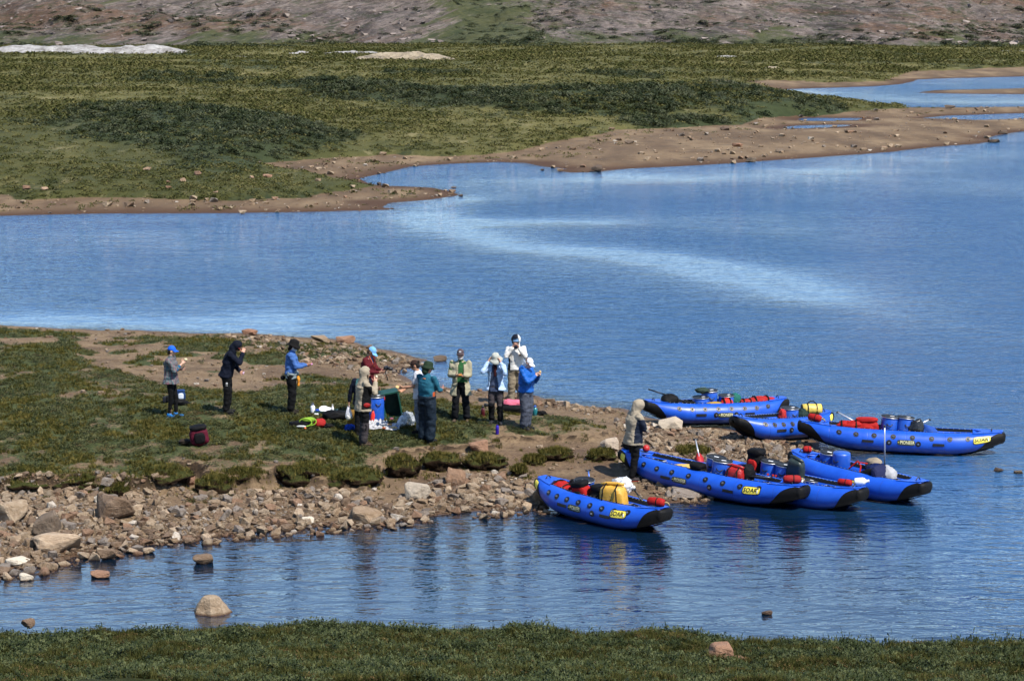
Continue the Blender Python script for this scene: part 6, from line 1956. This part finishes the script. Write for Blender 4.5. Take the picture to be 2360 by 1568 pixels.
# 9 ---- open beige jacket, green T-shirt
def x9(a):
    a['hair'](fabric((.30, .28, .27), .8, .8, 30.)); a['cap'](fabric((.085, .06, .065), .8), None, .07, plastic((.6, .6, .6), .6)); a['glasses'](); a['beard'](fabric((.50, .48, .46), .9, .8, 30.))
    a['cloth']('belt', *loft_vf([((0, 0, 1.00), .172, .128), ((0, 0, 1.035), .17, .126)]), fabric((.02, .015, .012), .5))
P9, A9 = person('bearded person in open khaki jacket and green shirt facing the camera', (1062, 972), 176, 1.74, 0, (2, 0), rh=(.08, .27, 1.17), lh=(-.06, .27, 1.16), rp=(.8, -.6, -1), lp=(-.8, -.6, -1), build=1.12, stance=.14,
            top=[dict(name='t_shirt', m=fabric((.028, .11, .035), .8), hem=.98, g=.012, sleeve=.4, wr=.010, belly=.03), dict(name='jacket', m=fabric((.38, .35, .24), .8), hem=.66, g=.038, flare=.07, opening=(.115, .055, -.02), wr=.016, belly=.02)],
            legs=dict(m=fabric((.007, .008, .011), .8), loose=.035, cuff=.07), shoes=dict(m=fabric((.09, .065, .045), .8)), skin=(.42, .22, .16), extra=x9)
held('orange_slices', 'orange snack in the hands of the bearded person', 'snack', hand_world(P9, A9, 1, (-.03, .02, .02)), (.12, .04, .035), (.75, .30, .06))
# 10 ---- sun hat, pale blue shirt
def x10(a):
    a['hair'](M_HAIR, .04); a['brim'](fabric((.46, .47, .42), .85), .085, .035, 1.06, .006)
    V, F = remesh([cone_vf(a['u']((0, .09, 1.44)), a['u']((0, .135, 1.24)), .05, .035)], .014, 1, .008)
    a['cloth']('dark_scarf', V, F, fabric((.05, .012, .014), .8))
    V, F = remesh([ell_vf(a['kn'][1] + Vector((0, .05, -.03)), (.085, .06, .085))], .014, 1, .006)
    a['cloth']('knee_pad', V, F, fabric((.005, .005, .006), .5))
P10, A10 = person('person in wide sun hat and open pale blue shirt, hands at the brim', (1143, 977), 172, 1.68, 2, (22, 4), rh=(.17, .14, 1.57), lh=(-.15, .16, 1.56), rp=(.45, .35, -1), lp=(-.45, .35, -1), stance=.11,
            top=[dict(name='t_shirt', m=fabric((.065, .085, .15), .8), hem=.83, g=.02, sleeve=.4, wr=.012), dict(name='open_shirt', m=fabric((.46, .62, .86), .75), hem=.86, g=.042, flare=.06, opening=(.13, .05, .03), wr=.018)],
            legs=dict(m=[fabric((.07, .058, .063), .8, .8), fabric((.005, .005, .006), .8)], loose=.03, cuff=.058, idx=lambda x, y, z: 1 if (z < .48 or (x < -.03 and abs(y) < .07)) else 0),
            shoes=dict(m=fabric((.03, .03, .033), .7)), skin=(.45, .24, .16), extra=x10)
# 11 ---- white hooded jacket
def x11(a):
    a['cap'](fabric((.13, .24, .40), .7), None, .07); a['glasses']((.02, .01, .01))
    a['hood']([fabric((.78, .76, .72), .8), fabric((.008, .011, .022), .8)], lambda x, y, z: 1 if (x > -.05 and z > .02) else 0, 1.06, .078)
    V, F = remesh([ell_vf(a['hd']((0, .07, -.07)), (.06, .05, .06))], .014, 1, .004)
    a['cloth']('chin_flap', V, F, fabric((.008, .012, .03), .8))
    a['cloth']('chest_badge', *xf(boxv((-.10, .178, 1.30), (.04, .008, .04)), a['UP']), plastic((.12, .05, .03), .6))
P11, A11 = person('person in white hooded jacket with hands at the mouth, farthest back by the water', (1189, 932), 180, 1.78, 0, (5, 0), rh=(.09, .24, 1.50), lh=(-.07, .24, 1.51), rp=(.7, .1, -1), lp=(-.7, .1, -1), stance=.12,
            top=[dict(name='jacket', m=[fabric((.80, .78, .73), .8), BLKP], hem=.90, g=.042, flare=.015, wr=.016, idx=lambda x, y, z: 1 if (x > .14 and z < 1.2) else 0)],
            legs=dict(m=fabric((.27, .22, .15), .85), loose=.05, cuff=.07), skin=(.33, .17, .12), extra=x11)
# 12 ---- blue jacket, white cap
def x12(a):
    a['hair'](fabric((.16, .09, .05), .7)); a['cap'](fabric((.82, .82, .84), .7))
    V, F = remesh([cone_vf(a['hd']((0, -.05, .07)), a['hd']((0, -.06, .0)), .083, .078)], .016, 1, .004)
    a['cloth']('neck_flap', V, F, fabric((.82, .82, .84), .7))
P12, A12 = person('person in bright blue jacket and white cap eating a sandwich', (1212, 989), -122, 1.70, 3, (28, 0), rh=(.05, .28, 1.36), lh=(-.08, .28, 1.34), rp=(1, -.1, -.9), stance=.08,
            top=[dict(name='jacket', m=fabric((.012, .115, .46), .45, .8), hem=.92, g=.055, flare=.01, wr=.020, hood='down')],
            legs=dict(m=fabric((.075, .085, .115), .5, .9), loose=.065, cuff=.072), shoes=dict(m=fabric((.03, .03, .032), .7)), skin=(.55, .32, .24), extra=x12)
held('sandwich', 'small sandwich in the hands of the person in bright blue', 'bread', hand_world(P12, A12, 1, (-.03, .02, .03)), (.06, .08, .07), (.62, .42, .2))
# 13 ---- man beside the boats
NVP = fabric((.010, .016, .034), .7)
def x13(a):
    a['hood'](BEI, None, 1.04, .07); a['glasses']()
P13, A13 = person('person in hooded beige and navy jacket standing alone beside the canoes', (1459, 1106), -66, 1.74, 5, (34, 0), rh=(.02, .24, 1.16), lh=(-.06, .25, 1.12), rp=(1, .1, -.8), stance=.08, fwd=(.08, -.05),
            top=[dict(name='jacket', m=[BEI, NVP], hem=.80, g=.065, flare=.02, idx=panel5, wr=.016)], legs=dict(m=fabric((.005, .005, .006), .8), loose=.03, cuff=.06), shoes=dict(m=fabric((.05, .04, .042), .6), sole=fabric((.3, .03, .02))), extra=x13)
# ================================================================= picnic gear on the grass
def gr(px, py, dz=0.0):
    p = on_pen(px, py); p.z += dz
    return p
pk = pack('dark red backpack with black lid standing alone on the grass', gr(461, 1024), (.06, -.1, .25), (.10, .008, .022), .36, .26, .40, 90, (.005, .005, .006))
lump('cloth_pouch', 'small dark brown pouch lying left of the dark red backpack', 'pouch', gr(427, 1024), (0, 0, .1), (.035, .025, .018), (.26, .18, .11), 92, 2.3, .2)
pack('small blue pack with white stripes behind the plaid shirted person', gr(417, 922), (-.1, 0, .2), (.012, .045, .14), .20, .14, .24, 94, (.02, .06, .2), 'backpack', (.6, .65, .75))
lump('black_shoulder_bag', 'flat black bag lying right of the plaid shirted person', 'bag', gr(412, 933), (0, 0, .1), BLACK, (.36, .2, .13), 96, 2.3, .2)
lump('black_strap_roll', 'thin black roll on the grass beside the flat black bag', 'roll', gr(429, 933), (0, 0, -.1), BLACK, (.22, .08, .07), 97, 2.4, .1)
lump('dark_mug', 'dark cup standing left of the plaid shirted person', 'cup', gr(381, 927), (0, 0, 0), (.02, .022, .03), (.10, .10, .13), 98, 4.0, .03)
lump('dark_case', 'black square case behind the legs of the plaid shirted person', 'case', gr(391, 926), (0, 0, .2), BLACK, (.15, .12, .13), 99, 5.0, .03)
def bottle(name, lab, loc, col, r=.037, h=.24, capc=BLACK, m=None):
    o = thing(name, lab, 'bottle', loc)
    part('bottle_body', lathe([(r * .9, 0), (r, .01), (r, h * .68), (r * .85, h * .76), (r * .5, h * .84), (r * .48, h * .9)], 18), m or plastic(col, .25), o)
    part('cap', lathe([(r * .6, h * .89), (r * .6, h * .99), (r * .5, h)], 14), plastic(capc, .4), o)
    part('cap_loop', tube_path([(-r * .4, 0, h), (-r * .25, 0, h + .03), (r * .25, 0, h + .03), (r * .4, 0, h)], .005, 6), plastic(capc, .4), o)
bottle('water_bottle', 'purple blue metal bottle standing in front of the group', gr(1146, 1000), (.05, .025, .42), .040, .25, BLACK, plastic((.05, .025, .42), .22, .6))
bottle('water_bottle', 'dark red bottle standing left of the sun hat person', gr(1113, 960), (.06, .008, .012), .050, .26, BLACK)
bottle('water_bottle', 'wide teal bottle with blue cap right of the bright blue jacket', gr(1233, 957), (.01, .12, .14), .060, .24, (.02, .1, .4))
bottle('water_bottle', 'white flask standing left of the green tray', gr(721, 951), (.7, .7, .72), .055, .22, (.05, .06, .12))
o = thing('bottle_lid', 'round white lid lying beside the white flask', 'lid', gr(729, 955)); part('disc', lathe([(.055, 0), (.055, .03), (.04, .035)], 16), plastic((.75, .75, .74), .4), o)
# green tray with dishes
o = thing('serving_tray', 'dark green tray on the grass holding white dishes', 'tray', gr(752, 953), (0, 0, -.08))
part('tray_bottom', boxv((0, 0, .01), (.50, .32, .02)), plastic((.008, .035, .03), .5), o, False)
for c, s in (((0, .16, .05), (.52, .02, .09)), ((0, -.16, .05), (.52, .02, .09)), ((.25, 0, .05), (.02, .30, .09)), ((-.25, 0, .05), (.02, .30, .09))):
    part('tray_side', boxv(c, s), plastic((.008, .035, .03), .5), o, False)
tp_ = gr(752, 953)
for dx, dy, dz, r, tilt, lab in ((-.06, .0, .10, .11, .5, 'white plate leaning in the green tray'), (.04, .03, .09, .09, .2, 'white bowl in the middle of the green tray')):
    o = thing('plate', lab, 'plate', tp_ + Vector((dx, dy, dz)), (tilt, 0, 0)); part('dish', lathe([(r * .5, 0), (r, .03), (r * .97, .036), (r * .45, .012)], 22), plastic((.75, .75, .75), .35), o)
bottle('squeeze_bottle', 'small white bottle at the right of the green tray', tp_ + Vector((.15, 0, .03)), (.72, .72, .72), .030, .17, (.7, .7, .7))
lump('blue_cutlery_bag', 'blue cutlery pouch at the left of the green tray', 'pouch', tp_ + Vector((-.20, -.03, .05)), (0, 0, 0), (.02, .06, .4), (.10, .10, .06), 101, 2.3, .2)
# life vest and red bag
lv = thing('life_vest', 'black life vest with lime green panels lying on the grass', 'life vest', gr(700, 984), (0, 0, -.12))
part('back_panel', tuple_shift(soft(.50, .30, .14, 2.6, .18, 103), (-.10, .02, 0)), fabric(BLACK, .7), lv)
for k, (x0, y0) in enumerate(((.06, -.06), (.14, .06))):
    pts = [(x0 + .16 * math.cos(q) * .9, y0 - .02, .13 + .09 * math.sin(q)) for q in np.linspace(0, 6.283, 18)]
    part('lime_trim', tube_path(pts, .016, 6), fabric((.30, .52, .05), .6), lv)
part('lime_panel', tuple_shift(soft(.30, .08, .10, 2.6, .1, 105), (.10, .04, .12)), fabric((.28, .48, .05), .6), lv)
part('white_panel', tuple_shift(soft(.22, .06, .05, 2.4, .1, 106), (-.02, -.17, .03)), fabric((.6, .62, .6), .6), lv)
part('toggle', ell_vf((.08, -.20, .02), (.025, .025, .025)), plastic((.8, .15, .03), .4), lv)
lump('red_stuff_sack', 'red stuff sack on the grass right of the life vest', 'sack', gr(737, 984), (0, 0, .2), (.38, .02, .018), (.24, .20, .17), 107, 2.3, .1)
lump('black_harness', 'black strap tangle right of the red stuff sack', 'straps', gr(756, 986), (0, 0, 0), BLACK, (.22, .14, .09), 108, 2.1, .4)
lump('black_gear_bag', 'black bag in shadow left of the person in beige and black', 'bag', gr(775, 968), (0, 0, .1), BLACK, (.52, .3, .20), 109, 2.5, .15)
# held bag
hb = hand_world(P6, A6, -1)
o = thing('carrier_bag', 'clear plastic bag of food hanging from the navy sleeve', 'plastic bag', (hb.x, hb.y, hb.z - .34))
part('bag_film', soft(.22, .18, .36, 2.2, .12, 111, .25), clear_plastic((.85, .84, .9), .6), o)
part('food', soft(.14, .12, .13, 2.4, .2, 112), fabric((.70, .62, .25), .7), o)
# barrel, fuel bottle, yellow bag, blue bag
barrel('blue barrel standing on the grass beside the green box', gr(866, 968), (0, 0, .4), .20, .60, True, 'blue barrels carried in the canoes')
o = thing('fuel_bottle', 'red bottle strapped in front of the barrel on the grass', 'bottle', gr(858, 974), (0, .08, 0)); part('flask', lathe([(.045, 0), (.05, .02), (.05, .20), (.03, .25), (.022, .29)], 18), plastic((.60, .03, .02), .35), o); part('cap', lathe([(.024, .285), (.024, .32)], 12), M_BLK, o)
lump('ochre_bag', 'ochre bag standing behind the legs of the beige jacket person', 'bag', gr(812, 985), (0, 0, .1), (.22, .12, .02), (.20, .16, .36), 114, 3.0, .1)
lump('blue_sack', 'crumpled blue sack left of the legs of the beige jacket person', 'sack', gr(806, 993), (0, 0, .1), (.012, .06, .38), (.20, .18, .14), 115, 2.2, .3)
# green box lying open
gb = thing('storage_box', 'open dark green storage box tipped on its side', 'box', gr(900, 962), (0, 0, .12))
MG = plastic((.008, .045, .03), .4)
T_ = Matrix.Translation((0, 0, .33)) @ Matrix.Rotation(R(-10), 4, 'Y') @ Matrix.Rotation(R(8), 4, 'X')
def bx3(name, c, s, m=MG): part(name, xf(boxv(c, s), T_), m, gb, False)
W_, D_, H_ = .40, .34, .60                      # opening faces the camera (-y)
bx3('box_back', (0, D_ / 2, 0), (W_, .02, H_))
for sx in (-1, 1): bx3('box_side', (sx * (W_ / 2 + .008), 0, 0), (.02, D_, H_ + .02))
for sz in (-1, 1): bx3('box_end', (0, 0, sz * (H_ / 2 + .008)), (W_ + .04, D_, .02))
for c, s in (((-W_ / 2 - .02, -D_ / 2, 0), (.035, .035, H_ + .08)), ((W_ / 2 + .02, -D_ / 2, 0), (.035, .035, H_ + .08)), ((0, -D_ / 2, H_ / 2 + .02), (W_ + .08, .035, .035)), ((0, -D_ / 2, -H_ / 2 - .02), (W_ + .08, .035, .035))):
    bx3('rim', c, s, plastic((.012, .065, .045), .35))
for sz in (-.12, .12): bx3('latch', (-W_ / 2 - .045, -D_ / 2 + .02, sz), (.02, .05, .05), plastic((.5, .5, .3), .4))
o = thing('box_lid', 'dark green lid leaning against the left of the storage box', 'lid', gr(884, 968), (0, 0, -.35))
part('lid_panel', xf(boxv((0, 0, .33), (.05, .36, .62)), Matrix.Rotation(R(-16), 4, 'Y')), MG, o, False)
part('lid_rim', xf(boxv((-.03, -.17, .33), (.03, .03, .62)), Matrix.Rotation(R(-16), 4, 'Y')), plastic((.012, .065, .045), .35), o, False)
lump('red_cup', 'red cup on the corner of the green lid', 'cup', gr(884, 968, .47), (0, 0, 0), (.5, .03, .02), (.07, .07, .09), 117, 3.0, .03)
# food on plastic
def sheet(name, lab, px, py, w, d, h, seed, m, cat='plastic sheet'):
    n, k = 34, 24
    uu, vv = np.meshgrid(np.linspace(-.5, .5, n), np.linspace(-.5, .5, k))
    c = gr(px, py)
    X_ = uu * w * (1 + .15 * fbm(uu * 3, vv * 3 + seed, 0, 2)); Y_ = vv * d * (1 + .15 * fbm(uu * 3 + 4, vv * 3, seed, 2))
    zz = h * np.abs(fbm(uu * 5 + seed, vv * 5, 1., 3)) * (1 - (2 * np.abs(vv)) ** 4) + .02
    gz = pen_lookup((c.x + X_).ravel(), (c.y + Y_).ravel())[0].reshape(X_.shape) - c.z
    me = grid_mesh(name, X_, Y_, zz + gz + .02); 
    tag(link(name, me, m, None, c), lab, cat)
M_WFILM = clear_plastic((.52, .52, .54), .85)
sheet('plastic_sheet', 'white plastic sheet of food spread on the grass', 882, 986, .78, .50, .09, 3., M_WFILM)
sheet('food_wrapper', 'second crumpled white wrapper behind the food sheet', 872, 977, .42, .34, .12, 8., M_WFILM, 'wrapper')
for px, py, s, col, lab, cat in ((908, 990, (.16, .12, .06), (.72, .50, .26), 'bread round at the right of the food sheet', 'bread'), (899, 984, (.14, .10, .06), (.65, .34, .14), 'orange brown loaf on the food sheet', 'bread'),
        (885, 992, (.09, .07, .05), (.55, .10, .03), 'red tomato slices on the food sheet', 'food'), (916, 988, (.09, .07, .04), (.15, .28, .6), 'blue packet at the right edge of the food sheet', 'packet'),
        (876, 976, (.14, .12, .03), (.01, .10, .08), 'green lidded dish among the food', 'dish'), (890, 976, (.12, .1, .03), (.012, .11, .08), 'second green lid right of the green dish', 'lid'),
        (902, 970, (.10, .08, .06), (.25, .08, .12), 'dark red jar behind the food sheet', 'jar')):
    p = gr(px, py, .06)
    held(cat, lab, cat, p, s, col, (0, 0, .3), 2.6, .1, px)
lump('plastic_bag', 'large clear plastic bag bulging right of the green box', 'plastic bag', gr(938, 982), (0, 0, .2), None, (.44, .30, .28), 121, 2.1, .3, clear_plastic((.5, .54, .6), .42), .6)
o = thing('milk_jug', 'cloudy plastic jug half inside the large clear bag', 'jug', gr(921, 982), (0, .5, .3)); part('jug_body', soft(.20, .16, .26, 3.2, .04, 122), clear_plastic((.78, .8, .82), .85), o); part('jug_neck', lathe([(.05, .25), (.04, .30)], 14), plastic((.5, .5, .5), .4), o)
# pink bundle behind the sun hat person
lump('black_daypack', 'black daypack under the pink cloth near the shore', 'backpack', gr(1184, 952), (0, 0, 0), BLACK, (.62, .3, .20), 123, 2.6, .15)
lump('pink_cloth', 'bright pink cloth lying on the black daypack', 'cloth', gr(1184, 951, .13), (0, .05, 0), (.72, .16, .24), (.54, .26, .17), 124, 2.4, .2)
lump('white_red_packet', 'white and red packet left of the pink cloth', 'packet', gr(1166, 948), (0, 0, 0), (.7, .6, .6), (.10, .07, .14), 125, 3.0, .1)
lump('black_webbing', 'loose black webbing loop right of the teal bottle', 'straps', gr(1248, 957), (0, 0, 0), BLACK, (.24, .1, .10), 126, 2.0, .45)
held('knee_camera', 'small black camera hanging at the knee of the sun hat person', 'camera', P10.matrix_world @ (A10['kn'][1] + Vector((.12, .10, -.02))), (.10, .07, .08), BLACK, (0, 0, 0), 3.5, .05, 3, M_BLK)
# oar shaped driftwood on the mud, white ice-like quartz block on the bank
held('driftwood', 'thin pale stick lying in the water off the back shore', 'stick', gp(1291, 925, .02), (.36, .05, .05), (.35, .27, .2), (0, 0, .05))
bpy.data.scenes.remove(TMP)
